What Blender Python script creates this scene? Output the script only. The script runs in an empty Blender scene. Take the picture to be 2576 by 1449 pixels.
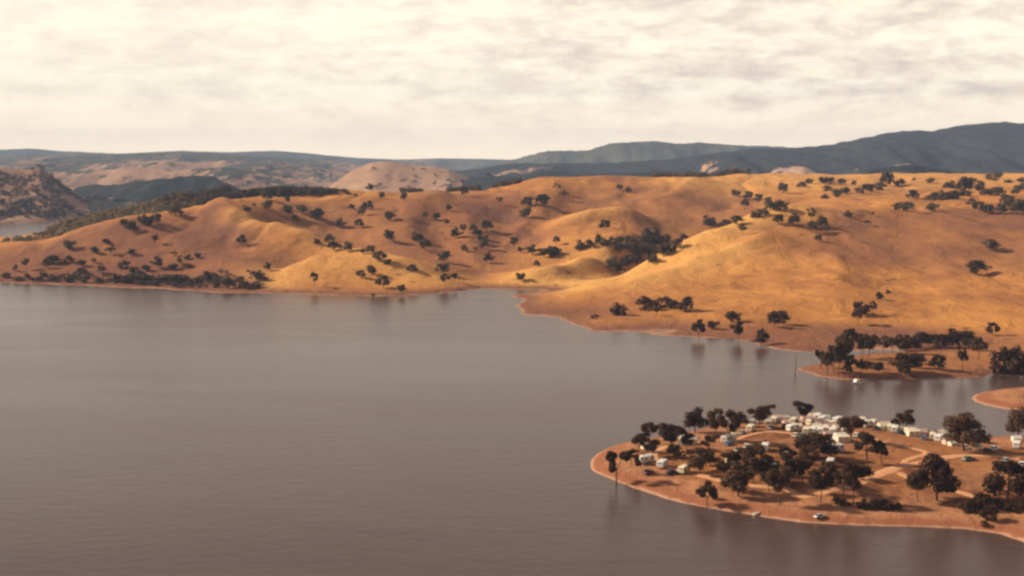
import bpy, math, random
import numpy as np
from mathutils import Vector

# ------------------------------------------------------------------ camera, sky, sun, exposure
scene = bpy.context.scene
COL = scene.collection
F, CX, CY, VH, H = 3220.0, 1288.0, 724.5, 400.0, 80.0      # focal length and centre in photo units (2576 wide); eye 80 m over the lake
TH = math.atan((CY - VH) / F)
CT, ST = math.cos(TH), math.sin(TH)
cam_d = bpy.data.cameras.new("camera")
cam_d.sensor_width = 36.0
cam_d.lens = 36.0 * F / 2576.0
cam_d.clip_start = 1.0
cam_d.clip_end = 60000.0
cam = bpy.data.objects.new("camera", cam_d)
cam.location = (0, 0, H)
cam.rotation_euler = (math.pi / 2 - TH, 0, 0)
COL.objects.link(cam)
scene.camera = cam
scene.view_settings.view_transform = 'Standard'
scene.view_settings.look = 'None'
scene.view_settings.exposure = 0.47
scene.view_settings.gamma = 1.0
scene.cycles.filter_width = 2.6
scene.cycles.use_denoising = True
scene.cycles.max_bounces = 5
scene.cycles.diffuse_bounces = 2
scene.cycles.glossy_bounces = 2
scene.cycles.volume_bounces = 0

SUN_EL, SUN_AZ = math.radians(29), math.radians(-73)       # azimuth from +Y towards +X: from the left, a little in front
sdir = Vector((math.cos(SUN_EL) * math.sin(SUN_AZ), math.cos(SUN_EL) * math.cos(SUN_AZ), math.sin(SUN_EL)))
sl = bpy.data.lights.new("sun", 'SUN')
sl.energy = 5.0
sl.angle = math.radians(4)
sl.color = (1.0, 0.86, 0.68)
so = bpy.data.objects.new("sun", sl)
so.rotation_euler = sdir.to_track_quat('Z', 'Y').to_euler()
so.location = (-400, 300, 500)
COL.objects.link(so)


class NT:
    """small helper for node trees"""
    def __init__(s, tree):
        s.t = tree
        s.n = tree.nodes
        s.n.clear()

    def add(s, kind, _in=None, **props):
        nd = s.n.new(kind)
        for k, v in props.items():
            setattr(nd, k, v)
        for k, v in (_in or {}).items():
            s.put(nd.inputs[k], v)
        return nd

    def put(s, sock, v):
        if isinstance(v, bpy.types.NodeSocket):
            s.t.links.new(v, sock)
        elif isinstance(v, bpy.types.Node):
            s.t.links.new(v.outputs[0], sock)
        else:
            if isinstance(v, tuple) and len(v) == 3 and sock.type == 'RGBA':
                v = v + (1.0,)
            sock.default_value = v

    def math(s, op, a, b=0.0, c=0.0, clamp=False):
        nd = s.add('ShaderNodeMath', {0: a, 1: b, 2: c}, operation=op)
        nd.use_clamp = clamp
        return nd.outputs[0]

    def ramp(s, fac, stops, interp='LINEAR'):
        nd = s.add('ShaderNodeValToRGB', {0: fac})
        nd.color_ramp.interpolation = interp
        el = nd.color_ramp.elements
        while len(el) < len(stops):
            el.new(0.5)
        for e, (p, c) in zip(el, stops):
            e.position = p
            e.color = tuple(c) + (1.0,) if len(c) == 3 else c
        return nd.outputs[0]

    def mix(s, fac, a, b, blend='MIX'):
        nd = s.add('ShaderNodeMix', data_type='RGBA', blend_type=blend)
        s.put(nd.inputs[0], fac)
        s.put(nd.inputs[6], a)
        s.put(nd.inputs[7], b)
        return nd.outputs[2]

    def step(s, v, lo, hi):
        nd = s.add('ShaderNodeMapRange', {0: v, 1: lo, 2: hi, 3: 0.0, 4: 1.0})
        nd.clamp = True
        return nd.outputs[0]

    def noise(s, vec, scale, detail=4.0, rough=0.55, dist=0.0):
        return s.add('ShaderNodeTexNoise', {'Vector': vec, 'Scale': scale, 'Detail': detail, 'Roughness': rough, 'Distortion': dist}).outputs[0]

    def scaled(s, vec, sc):
        return s.add('ShaderNodeMapping', {'Vector': vec, 'Scale': sc}).outputs[0]


# sky: a bright, thin broken cloud sheet over a Nishita sky
world = bpy.data.worlds.new("World")
scene.world = world
world.use_nodes = True
w = NT(world.node_tree)
out = w.add('ShaderNodeOutputWorld')
sky = w.add('ShaderNodeTexSky', sky_type='NISHITA')
sky.sun_disc = False
sky.sun_elevation = SUN_EL
sky.sun_rotation = SUN_AZ
sky.dust_density = 2.0
tc = w.add('ShaderNodeTexCoord')
gen = tc.outputs['Generated']
sx = w.add('ShaderNodeSeparateXYZ', {0: gen})
n_big = w.noise(w.scaled(gen, (4.0, 4.0, 34.0)), 1.5, 3.0, 0.5, 0.3)
n_mid = w.noise(w.scaled(gen, (22.0, 22.0, 52.0)), 1.6, 6.0, 0.58, 0.5)
n_fine = w.noise(w.scaled(gen, (30.0, 30.0, 120.0)), 1.5, 6.0, 0.62, 0.3)
dens = w.math('ADD', w.math('MULTIPLY', n_big, 0.40), w.math('MULTIPLY', n_mid, 0.48))
dens = w.math('ADD', dens, w.math('MULTIPLY', n_fine, 0.22))
puff = w.noise(w.scaled(gen, (12.0, 12.0, 42.0)), 1.7, 6.0, 0.52, 0.1)
cloud = w.ramp(dens, [(0.40, (0.62, 0.52, 0.45)), (0.48, (0.74, 0.63, 0.52)), (0.53, (0.80, 0.69, 0.55)), (0.58, (0.87, 0.77, 0.61)), (0.66, (0.97, 0.89, 0.71))])
cloud = w.mix(w.math('MULTIPLY', w.step(puff, 0.47, 0.62), 0.65), cloud, (0.99, 0.90, 0.70))
cloud = w.mix(w.math('MULTIPLY', w.step(puff, 0.43, 0.30), 0.45), cloud, (0.60, 0.51, 0.45))
glow = w.add('ShaderNodeVectorMath', {0: gen, 1: (-0.40, 0.90, 0.17)}, operation='DOT_PRODUCT')
glow = w.step(glow.outputs['Value'], 0.88, 1.0)
cloud = w.mix(w.math('MULTIPLY', glow, 0.5), cloud, (0.98, 0.89, 0.70))
cloud = w.mix(w.math('MULTIPLY', w.math('SUBTRACT', 1.0, w.step(sx.outputs[2], 0.004, 0.05)), 0.85), cloud, (1.40, 1.12, 0.78))
cloud = w.mix(w.step(sx.outputs[2], 0.13, 0.34), cloud, (0.21, 0.150, 0.142))  # unseen upper sky made dark to cut ambient light and deepen slope contrast
bg_sky = w.add('ShaderNodeBackground', {'Color': sky, 'Strength': 0.09})
bg_cloud = w.add('ShaderNodeBackground', {'Color': cloud, 'Strength': 0.93})
cover = w.math('MULTIPLY', w.math('SUBTRACT', 1.0, w.math('MULTIPLY', w.step(sx.outputs[2], 0.20, 0.50), 0.35)), 0.97)
w.put(out.inputs[0], w.add('ShaderNodeMixShader', {0: cover, 1: bg_sky, 2: bg_cloud}))

# ------------------------------------------------------------------ helpers
R = random.Random(7)


def ray(u, v):
    a, b = (u - CX) / F, -(v - CY) / F
    return a, CT + b * ST, -ST + b * CT


def at_y(u, v, y):
    a, fy, fz = ray(u, v)
    t = y / fy
    return (a * t, y, H + fz * t)


def at_z(u, v, z):
    a, fy, fz = ray(u, v)
    t = (z - H) / fz
    return (a * t, fy * t, z)


def tag(o, label=None, cat=None, group=None, kind=None):
    for k, v in (('label', label), ('category', cat), ('group', group), ('kind', kind)):
        if v:
            o[k] = v
    return o


def mesh_obj(name, verts, faces, mat, parent=None, smooth=False):
    me = bpy.data.meshes.new(name)
    me.from_pydata([tuple(map(float, p)) for p in verts], [], [tuple(map(int, f)) for f in faces])
    me.materials.append(mat)
    if smooth:
        me.shade_smooth()
    o = bpy.data.objects.new(name, me)
    COL.objects.link(o)
    if parent:
        o.parent = parent
    return o


def grid_mesh(name, X, Y, Z, mat, attrs=None):
    n, m = X.shape
    co = np.stack([X, Y, Z], -1).reshape(-1, 3).astype(np.float32)
    i = np.arange(n * m).reshape(n, m)
    q = np.stack([i[:-1, :-1], i[:-1, 1:], i[1:, 1:], i[1:, :-1]], -1).reshape(-1, 4)
    me = bpy.data.meshes.new(name)
    me.vertices.add(len(co))
    me.vertices.foreach_set('co', co.ravel())
    me.loops.add(q.size)
    me.polygons.add(len(q))
    me.polygons.foreach_set('loop_start', np.arange(0, q.size, 4, dtype=np.int32))
    me.loops.foreach_set('vertex_index', q.ravel().astype(np.int32))
    me.update(calc_edges=True)
    me.shade_smooth()
    for k, a in (attrs or {}).items():
        at = me.attributes.new(k, 'FLOAT', 'POINT')
        at.data.foreach_set('value', a.ravel().astype(np.float32))
    me.materials.append(mat)
    o = bpy.data.objects.new(name, me)
    COL.objects.link(o)
    return o


def quads_mesh(name, co, quads, mat):
    me = bpy.data.meshes.new(name)
    me.vertices.add(len(co))
    me.vertices.foreach_set('co', np.asarray(co, np.float32).ravel())
    q = np.asarray(quads, np.int32)
    me.loops.add(q.size)
    me.polygons.add(len(q))
    me.polygons.foreach_set('loop_start', np.arange(0, q.size, 4, dtype=np.int32))
    me.loops.foreach_set('vertex_index', q.ravel())
    me.update(calc_edges=True)
    me.materials.append(mat)
    return me


def smooth01(a, b, x):
    t = np.clip((x - a) / (b - a), 0, 1)
    return t * t * (3 - 2 * t)


_tabs = {}


def vnoise(x, y, seed):
    """value noise, lattice 1"""
    if seed not in _tabs:
        _tabs[seed] = np.random.RandomState(seed).rand(256, 256)
    T = _tabs[seed]
    xi, yi = np.floor(x).astype(int), np.floor(y).astype(int)
    fx, fy = x - xi, y - yi
    fx, fy = fx * fx * (3 - 2 * fx), fy * fy * (3 - 2 * fy)
    g = lambda a, b: T[a & 255, b & 255]
    return (g(xi, yi) * (1 - fx) + g(xi + 1, yi) * fx) * (1 - fy) + (g(xi, yi + 1) * (1 - fx) + g(xi + 1, yi + 1) * fx) * fy


def fbm(x, y, seed, octv=4, gain=0.5):
    s, a, tot = 0.0, 1.0, 0.0
    for k in range(octv):
        s = s + a * vnoise(x * 2 ** k + 17.3 * k, y * 2 ** k + 9.1 * k, seed + k)
        tot += a
        a *= gain
    return s / tot


def poly_sd(X, Y, P):
    """signed distance to a polygon, positive inside"""
    P = np.asarray(P, float)
    d = np.full(X.shape, 1e9)
    ins = np.zeros(X.shape, bool)
    for (x0, y0), (x1, y1) in zip(P, np.roll(P, -1, 0)):
        dx, dy = x1 - x0, y1 - y0
        t = np.clip(((X - x0) * dx + (Y - y0) * dy) / (dx * dx + dy * dy + 1e-9), 0, 1)
        d = np.minimum(d, np.hypot(X - x0 - t * dx, Y - y0 - t * dy))
        c = ((y0 > Y) != (y1 > Y))
        ins ^= c & (X < (x1 - x0) * (Y - y0) / ((y1 - y0) if y1 != y0 else 1e-9) + x0)
    return np.where(ins, d, -d)


class Field:
    """a height field on a fan of rays (s = x / y) and rows growing with distance"""
    def __init__(s, s0, s1, ns, y0, y1, ny):
        s.s0, s.s1, s.ns, s.l0, s.l1, s.ny = s0, s1, ns, math.log(y0), math.log(y1), ny
        S, L = np.meshgrid(np.linspace(s0, s1, ns), np.linspace(s.l0, s.l1, ny))
        s.Y = np.exp(L)
        s.X = S * s.Y
        s.Z = None

    def z(s, x, y):
        x, y = np.asarray(x, float), np.asarray(y, float)
        a = np.clip((x / y - s.s0) / (s.s1 - s.s0) * (s.ns - 1), 0, s.ns - 1.001)
        b = np.clip((np.log(y) - s.l0) / (s.l1 - s.l0) * (s.ny - 1), 0, s.ny - 1.001)
        i, j = a.astype(int), b.astype(int)
        fa, fb = a - i, b - j
        Z = s.Z
        return (Z[j, i] * (1 - fa) + Z[j, i + 1] * fa) * (1 - fb) + (Z[j + 1, i] * (1 - fa) + Z[j + 1, i + 1] * fa) * fb

    def hit(s, u, v, ya=None, yb=None):
        """where the sight line of a photo point meets the ground (or comes nearest to it)"""
        a, fy, fz = ray(u, v)
        y = np.linspace(ya or math.exp(s.l0) + 1, yb or math.exp(s.l1) - 1, 4000)
        t = y / fy
        g = s.z(a * t, y)
        c = H + fz * t - g
        k = np.nonzero(c <= 0)[0]
        k = k[0] if len(k) else int(np.argmin(c))
        return float(a * t[k]), float(y[k]), float(g[k])


def tps(P, lam=0.004):
    P = np.asarray(P, float)
    xy = P[:, :2] / 100.0
    n = len(P)
    r2 = ((xy[:, None] - xy[None]) ** 2).sum(-1)
    K = 0.5 * r2 * np.log(r2 + 1e-9)
    A = np.zeros((n + 3, n + 3))
    A[:n, :n] = K + lam * np.eye(n)
    A[:n, n] = 1
    A[:n, n + 1:] = xy
    A[n:, :n] = A[:n, n:].T
    c = np.linalg.solve(A, np.concatenate([P[:, 2], np.zeros(3)]))

    def ev(X, Y):
        X, Y = X / 100.0, Y / 100.0
        Z = c[n] + c[n + 1] * X + c[n + 2] * Y
        for k in range(n):
            q = (X - xy[k, 0]) ** 2 + (Y - xy[k, 1]) ** 2
            Z = Z + c[k] * 0.5 * q * np.log(q + 1e-9)
        return Z
    return ev


# ------------------------------------------------------------------ materials
def new_mat(name):
    m = bpy.data.materials.new(name)
    m.use_nodes = True
    return m, NT(m.node_tree)


def finish(t, color, rough=0.9, normal=None, spec=0.15, metal=0.0):
    b = t.add('ShaderNodeBsdfPrincipled', {'Base Color': color, 'Roughness': rough, 'Specular IOR Level': spec, 'Metallic': metal})
    if normal is not None:
        t.put(b.inputs['Normal'], normal)
    o = t.add('ShaderNodeOutputMaterial', {0: b})
    return b


def plain(name, col, rough=0.6, spec=0.3, var=0.12, metal=0.0):
    """paint, canvas, rubber ... with slight blotches of wear"""
    m, t = new_mat(name)
    pos = t.add('ShaderNodeNewGeometry').outputs['Position']
    n = t.noise(pos, 1.7, 4.0)
    lo = tuple(c * (1 - var) for c in col)
    hi = tuple(min(1, c * (1 + var)) for c in col)
    finish(t, t.ramp(n, [(0.3, lo), (0.7, hi)]), rough, None, spec, metal)
    return m


def ground_mat(name, gold, brown, red, rim, band_lo, band_hi, patch=60.0, strength=0.6, bank=None, edge=(0.38, 0.60)):
    m, t = new_mat(name)
    pos = t.add('ShaderNodeNewGeometry').outputs['Position']
    z = t.add('ShaderNodeSeparateXYZ', {0: pos}).outputs[2]
    big = t.noise(t.scaled(pos, (1, 1, 2.0)), 1.0 / patch, 5.0, 0.6, 0.6)
    mid = t.noise(t.scaled(pos, (1, 0.6, 3.0)), 6.0 / patch, 5.0, 0.65, 0.8)
    fine = t.noise(pos, 0.55, 3.0, 0.7)
    f = t.math('ADD', t.math('MULTIPLY', big, 0.55), t.math('MULTIPLY', mid, 0.45))
    col = t.mix(t.step(f, *edge), brown, gold)
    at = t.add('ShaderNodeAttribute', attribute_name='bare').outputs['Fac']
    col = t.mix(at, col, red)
    st = t.add('ShaderNodeAttribute', attribute_name='pale_gold').outputs['Fac']
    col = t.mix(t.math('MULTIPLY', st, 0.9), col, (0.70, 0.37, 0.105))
    col = t.mix(t.math('MULTIPLY', t.step(fine, 0.30, 0.70), 0.55), col, t.mix(0.55, col, brown))
    tus = t.add('ShaderNodeTexVoronoi', {'Vector': pos, 'Scale': 5.5 / patch}, feature='F1').outputs['Distance']
    tus = t.math('MULTIPLY', t.math('SUBTRACT', 1.0, t.step(tus, 0.10, 0.24)), t.step(mid, 0.46, 0.60))
    col = t.mix(t.math('MULTIPLY', tus, 0.75), col, (0.085, 0.045, 0.024))
    zz = t.math('SUBTRACT', z, t.math('MULTIPLY', t.math('SUBTRACT', mid, 0.5), 2.2))
    col = t.mix(t.math('MULTIPLY', t.math('SUBTRACT', 1.0, t.step(zz, band_lo, band_hi)), 0.9), col, red)
    if bank:
        zb = t.math('ADD', z, t.math('MULTIPLY', t.math('SUBTRACT', mid, 0.5), 0.9))
        bk = t.math('MULTIPLY', t.step(zb, 0.15, 0.35), t.math('SUBTRACT', 1.0, t.step(zb, 0.75, 1.15)))
        col = t.mix(t.math('MULTIPLY', bk, 0.85), col, bank)
    wet = t.math('SUBTRACT', 1.0, t.step(t.math('ADD', z, t.math('ADD', t.math('MULTIPLY', t.math('SUBTRACT', fine, 0.5), 0.25), t.math('MULTIPLY', t.math('SUBTRACT', mid, 0.5), 1.1))), 0.10, 0.28))
    col = t.mix(t.math('MULTIPLY', wet, 0.75), col, rim)
    bmp = t.add('ShaderNodeBump', {'Height': t.math('ADD', t.math('MULTIPLY', mid, 2.0), t.math('MULTIPLY', fine, 0.35)), 'Strength': strength, 'Distance': 1.5})
    finish(t, col, 0.95, bmp.outputs[0], 0.05)
    return m


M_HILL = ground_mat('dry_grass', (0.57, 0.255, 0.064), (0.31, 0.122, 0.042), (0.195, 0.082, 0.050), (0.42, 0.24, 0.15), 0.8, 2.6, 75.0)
M_POINT = ground_mat('trodden_earth', (0.36, 0.150, 0.055), (0.145, 0.055, 0.025), (0.42, 0.195, 0.095), (0.46, 0.27, 0.18), 0.9, 2.0, 22.0, 0.28, (0.28, 0.100, 0.050), (0.42, 0.56))
M_TRACK = plain('track_dust', (0.60, 0.30, 0.15), 0.95, 0.05, 0.2)

# far hills: pasture and forest by the attribute 'forest'
M_FAR, t = new_mat('far_hill_cover')
pos = t.add('ShaderNodeNewGeometry').outputs['Position']
fo = t.add('ShaderNodeAttribute', attribute_name='forest').outputs['Fac']
n1 = t.noise(t.scaled(pos, (0.75, 0.24, 1.0)), 0.012, 6.0, 0.62, 0.5)
n2 = t.noise(t.scaled(pos, (1.0, 0.4, 1.0)), 0.035, 5.0, 0.75)
mask = t.step(t.math('ADD', fo, t.math('MULTIPLY', t.math('ADD', t.math('MULTIPLY', t.math('SUBTRACT', n1, 0.5), 1.1), t.math('MULTIPLY', t.math('SUBTRACT', n2, 0.5), 1.9)), 1.0)), 0.42, 0.58)
past = t.ramp(n1, [(0.3, (0.27, 0.15, 0.095)), (0.7, (0.47, 0.29, 0.18))])
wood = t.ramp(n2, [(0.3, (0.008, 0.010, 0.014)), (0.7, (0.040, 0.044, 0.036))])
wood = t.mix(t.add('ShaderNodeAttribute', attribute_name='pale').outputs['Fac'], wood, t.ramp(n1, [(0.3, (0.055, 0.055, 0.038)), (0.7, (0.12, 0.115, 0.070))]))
bmp = t.add('ShaderNodeBump', {'Height': t.math('ADD', t.math('MULTIPLY', t.math('MULTIPLY', n2, mask), 9.0), t.math('MULTIPLY', n1, 10.0)), 'Strength': 0.6, 'Distance': 1.0})
finish(t, t.mix(mask, past, wood), 0.95, bmp.outputs[0], 0.03)

# lake water
M_WATER, t = new_mat('lake_water')
pos = t.add('ShaderNodeNewGeometry').outputs['Position']
rip = t.noise(t.scaled(pos, (0.7, 1.0, 1)), 0.30, 6.0, 0.72, 0.3)
swell = t.noise(t.scaled(pos, (0.35, 1.0, 1)), 0.05, 4.0, 0.6, 0.4)
wind = t.noise(t.scaled(pos, (0.28, 1.0, 1)), 0.011, 5.0, 0.6, 0.8)
calm = t.step(wind, 0.38, 0.64)
bmp = t.add('ShaderNodeBump', {'Height': t.math('ADD', t.math('MULTIPLY', rip, 1.6), t.math('MULTIPLY', swell, 1.0)), 'Strength': t.math('ADD', 0.11, t.math('MULTIPLY', calm, 0.06)), 'Distance': 0.5})
b = finish(t, t.mix(calm, (0.062, 0.033, 0.025), (0.096, 0.056, 0.040)), t.math('ADD', 0.20, t.math('MULTIPLY', calm, 0.05)), bmp.outputs[0], 0.5)
b.inputs['IOR'].default_value = 1.33


def leaf_mat(name, dark, light, through=0.32):
    m, t = new_mat(name)
    oi = t.add('ShaderNodeObjectInfo')
    pos = t.add('ShaderNodeNewGeometry').outputs['Position']
    n = t.noise(pos, 0.55, 3.0, 0.6)
    f = t.math('ADD', t.math('MULTIPLY', n, 0.8), t.math('MULTIPLY', t.math('SUBTRACT', oi.outputs['Random'], 0.5), 0.45))
    c = t.ramp(f, [(0.15, dark), (0.65, light)])
    b = finish(t, c, 0.85, None, 0.1)
    tr = t.add('ShaderNodeBsdfTranslucent', {'Color': c})
    mx = t.add('ShaderNodeMixShader', {0: through, 1: b, 2: tr})
    t.put([n for n in t.n if n.type == 'OUTPUT_MATERIAL'][0].inputs[0], mx)
    return m


M_LEAF_NEAR = leaf_mat('dark_gum_leaves', (0.045, 0.022, 0.015), (0.12, 0.066, 0.034))
M_LEAF_HILL = leaf_mat('hill_gum_leaves', (0.060, 0.040, 0.026), (0.160, 0.115, 0.060))
M_LEAF_OLIVE = leaf_mat('olive_scrub_leaves', (0.16, 0.115, 0.050), (0.33, 0.225, 0.095), 0.5)
M_LEAF_FAR = leaf_mat('distant_scrub_leaves', (0.070, 0.048, 0.046), (0.13, 0.09, 0.075), 0.3)
M_BARK = plain('gum_bark', (0.13, 0.065, 0.045), 0.9, 0.1, 0.35)
M_GREY_BARK = plain('grey_dead_wood', (0.24, 0.18, 0.16), 0.9, 0.1, 0.3)

# ------------------------------------------------------------------ near hills across the lake
SHORE = [(-700, 700), (-500, 702), (-300, 706), (-150, 709), (0, 712), (150, 717), (300, 724), (450, 730), (560, 737), (640, 737), (700, 738), (780, 741), (850, 743), (950, 746),
         (1050, 742), (1110, 738), (1150, 734), (1190, 728), (1248, 726), (1268, 727), (1284, 744), (1310, 752), (1299, 773), (1306, 789), (1350, 793),
         (1404, 799), (1434, 816), (1478, 833), (1530, 834), (1581, 834), (1640, 833), (1684, 832), (1672, 846), (1748, 849), (1820, 853), (1881, 859), (1944, 879),
         (2020, 885), (2100, 886), (2200, 888), (2275, 890)]
C = []
for u, v in SHORE:
    C.append(at_z(u, v, 0.0))
for u, v in SHORE[:18] + SHORE[24:]:
    x, y, _ = at_z(u, v, 0)
    C.append((x, y - 30, -3.5))
    C.append((x, y - 120, -10))
for u, v in [(1150, 760), (1200, 750), (1250, 755), (1230, 800), (1200, 770)]:
    x, y, _ = at_z(u, v, 0)
    C.append((x, y, -2.5))
for u, v, z in [(2300, 901, .7), (2360, 905, .8), (2440, 905, .7), (2530, 915, .5), (2620, 920, .6), (2760, 920, 1.0), (2950, 920, 1.0)]:
    C.append(at_z(u, v, z))
YV = [
    # left hill: crest, face and the dip behind
    (-700, 655, 900), (-400, 650, 905), (-150, 640, 920), (0, 631, 930), (80, 617, 940), (150, 600, 950), (250, 578, 965), (330, 561, 980), (430, 546, 1000), (510, 531, 1030),
    (150, 665, 880), (300, 645, 900), (450, 635, 905), (560, 640, 900), (600, 690, 840), (450, 690, 850), (250, 690, 855), (530, 570, 985), (620, 600, 935), (640, 655, 870),
    # spur between left hill and valley
    (560, 519, 1055), (600, 545, 1000), (700, 576, 965), (800, 606, 935), (900, 640, 895), (1000, 667, 858), (1080, 692, 822), (1135, 714, 792),
    # knoll at the far shore and the gully on its left
    (680, 709, 792), (712, 688, 818), (742, 666, 838), (800, 659, 838), (870, 667, 830), (960, 679, 822), (1050, 702, 805), (760, 700, 800), (880, 705, 795), (980, 715, 785), (700, 650, 880),
    # skyline from left to right
    (640, 500, 1120), (760, 499, 1150), (870, 493, 1180), (900, 485, 1200), (950, 483, 1200), (1000, 492, 1205), (1060, 490, 1230), (1150, 479, 1270), (1200, 476, 1280),
    (1250, 478, 1290), (1300, 466, 1300), (1380, 455, 1330), (1450, 446, 1350), (1520, 441, 1350), (1620, 445, 1350), (1700, 452, 1370), (1770, 455, 1400), (1850, 441, 1450),
    (1950, 439, 1500), (2100, 440, 1550), (2300, 440, 1600), (2576, 440, 1640), (2900, 438, 1660),
    # valley bowl
    (1195, 702, 815), (1215, 660, 882), (1235, 610, 965), (1268, 560, 1050), (1290, 520, 1150), (1050, 620, 960), (950, 570, 1030), (800, 540, 1060), (1100, 560, 1060), (1000, 520, 1130),
    (1150, 510, 1170), (1080, 650, 900), (900, 530, 1090), (1380, 520, 1160), (1360, 480, 1260), (1300, 640, 930), (1380, 600, 1000),
    # hump in the middle and the spur right of the inlet
    (1440, 575, 1055), (1490, 548, 1070), (1540, 536, 1085), (1600, 542, 1090), (1660, 568, 1085), (1540, 515, 1180), (1700, 520, 1190), (1560, 480, 1260), (1700, 480, 1280), (1850, 470, 1330),
    (1330, 706, 805), (1400, 676, 838), (1470, 646, 872), (1540, 613, 925), (1600, 590, 975),
    # copse gully
    (1540, 682, 842), (1620, 640, 930), (1700, 612, 995), (1780, 582, 1045), (1850, 555, 1085), (1740, 550, 1130), (1880, 510, 1210),
    # big right spur crest
    (1390, 728, 782), (1500, 702, 800), (1620, 667, 822), (1700, 634, 845), (1780, 602, 868), (1880, 561, 900), (1960, 538, 920), (2050, 526, 940), (2200, 521, 960), (2400, 515, 1000), (2576, 500, 1040), (2900, 480, 1090),
    (2100, 500, 1130), (2300, 495, 1140), (2000, 470, 1300), (2150, 465, 1320), (2400, 465, 1300), (2576, 462, 1300), (2900, 455, 1300),
    # its lake-side face
    (1480, 780, 668), (1600, 790, 645), (1700, 770, 662), (1600, 740, 710), (1500, 740, 720), (1720, 720, 722), (1720, 680, 780), (1850, 800, 620), (1850, 740, 690), (1860, 680, 750), (1880, 620, 815),
    (2000, 800, 620), (2000, 752, 655), (2000, 695, 720), (2000, 640, 785), (2010, 580, 855), (2140, 830, 590), (2150, 770, 640), (2170, 700, 710), (2180, 630, 795), (2190, 570, 870),
    (2300, 835, 585), (2300, 785, 625), (2290, 735, 690), (2320, 700, 725), (2320, 640, 795), (2320, 575, 870), (2450, 820, 590), (2450, 760, 645), (2470, 715, 700), (2576, 815, 590), (2576, 750, 650),
    (2576, 690, 715), (2576, 600, 825), (2576, 545, 930), (2900, 810, 590), (2900, 700, 700), (2900, 600, 820),
    # scrub slope behind the left hill, the dip, the far shore of its spur
    (-150, 625, 1160), (0, 618, 1160), (130, 588, 1190), (250, 558, 1215), (350, 530, 1245), (450, 509, 1270), (560, 500, 1290), (-400, 630, 1150), (-700, 640, 1150),
]
for u, v, y in YV:
    C.append(at_y(u, v, y))
for u, y, dz in [(0, 1040, 7), (130, 1065, 10), (250, 1090, 16), (350, 1110, 23), (450, 1140, 31), (-300, 1030, 6)]:
    C.append((at_y(u, 600, y)[0], y, dz))
for u in (-700, -400, -150, 0, 130, 250, 350, 450, 560):
    C.append((at_y(u, 600, 1300)[0], 1345, -1.5 + max(0, u) * 0.02))
    C.append((at_y(u, 600, 1400)[0], 1430, -9))
for u, y, z in [(700, 1330, 22), (900, 1380, 26), (1100, 1430, 28), (1300, 1500, 35), (1500, 1560, 42), (1700, 1600, 38), (1900, 1720, 44), (2200, 1800, 44), (2576, 1820, 44), (2900, 1820, 44),
                (640, 1420, 5), (800, 1500, 8), (1100, 1600, 12), (1500, 1750, 20)]:
    C.append((at_y(u, 600, y)[0], y, z))

for u, v, y, dy, dz in [(1500, 702, 800, 34, 4), (1620, 667, 822, 36, 6), (1700, 634, 845, 38, 7), (1780, 602, 868, 40, 8), (1880, 561, 900, 45, 8),
                        (700, 576, 965, 40, 5), (800, 606, 935, 40, 5), (900, 640, 895, 36, 4), (1490, 548, 1070, 45, 6), (1560, 537, 1085, 45, 6), (800, 659, 838, 30, 3.5), (1400, 676, 838, 34, 3.5), (1470, 646, 872, 36, 4)]:
    x, y, z = at_y(u, v, y)
    C.append((x * (y + dy) / y, y + dy, z - dz))
P2 = [at_z(u, v, 0)[:2] for u, v in [(2006, 928), (2030, 937), (2058, 946), (2120, 955), (2215, 957), (2345, 953), (2420, 951), (2471, 949), (2498, 939), (2540, 943), (2620, 946), (2900, 950), (2900, 890),
                                     (2576, 880), (2400, 885), (2320, 886), (2270, 888), (2190, 890), (2140, 899), (2060, 915)]]
NEAR = Field(-0.56, 0.56, 520, 440, 1850, 430)
ev = tps(C)
Z = ev(NEAR.X, NEAR.Y)
hgt = np.clip(Z, 0, 12) / 12.0
gul = fbm(NEAR.X / 70, NEAR.Y / 90, 11, 4)
s4 = poly_sd(NEAR.X, NEAR.Y, [at_y(*p)[:2] for p in [(1300, 715, 800), (1400, 670, 850), (1500, 640, 900), (1620, 600, 960), (1880, 545, 950), (2050, 545, 915), (2150, 760, 650), (1700, 830, 590), (1300, 780, 700)]])
rdg = np.abs(fbm(NEAR.X / 38 + 0.25 * fbm(NEAR.X / 60, NEAR.Y / 60, 15, 2) * 2, NEAR.Y / 120, 17, 3) - 0.5) * 2
Z = Z + hgt * smooth01(6, 16, Z) * (np.minimum(rdg, 0.28) - 0.2) * 6.0 * (1 - 0.75 * smooth01(-10, 20, s4) * smooth01(0.30, 0.24, NEAR.X / NEAR.Y))
Z = Z + hgt * ((gul - 0.5) * 5.5 + (fbm(NEAR.X / 22, NEAR.Y / 30, 23, 3) - 0.5) * 2.0)
Z = Z + (fbm(NEAR.X / 9, NEAR.Y / 12, 31, 3) - 0.5) * 0.5


def ribs(lines, amp, width):
    """raise (or cut) the ground along lines given as photo points with their distance"""
    D = np.full(NEAR.X.shape, 1e9)
    for ln in lines:
        P = np.array([at_y(*p)[:2] for p in ln])
        for (x0, y0), (x1, y1) in zip(P[:-1], P[1:]):
            dx, dy = x1 - x0, y1 - y0
            t_ = np.clip(((NEAR.X - x0) * dx + (NEAR.Y - y0) * dy) / (dx * dx + dy * dy), 0, 1)
            D = np.minimum(D, np.hypot(NEAR.X - x0 - t_ * dx, NEAR.Y - y0 - t_ * dy))
    return amp * np.exp(-np.abs(D / width) ** 1.5)


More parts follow.
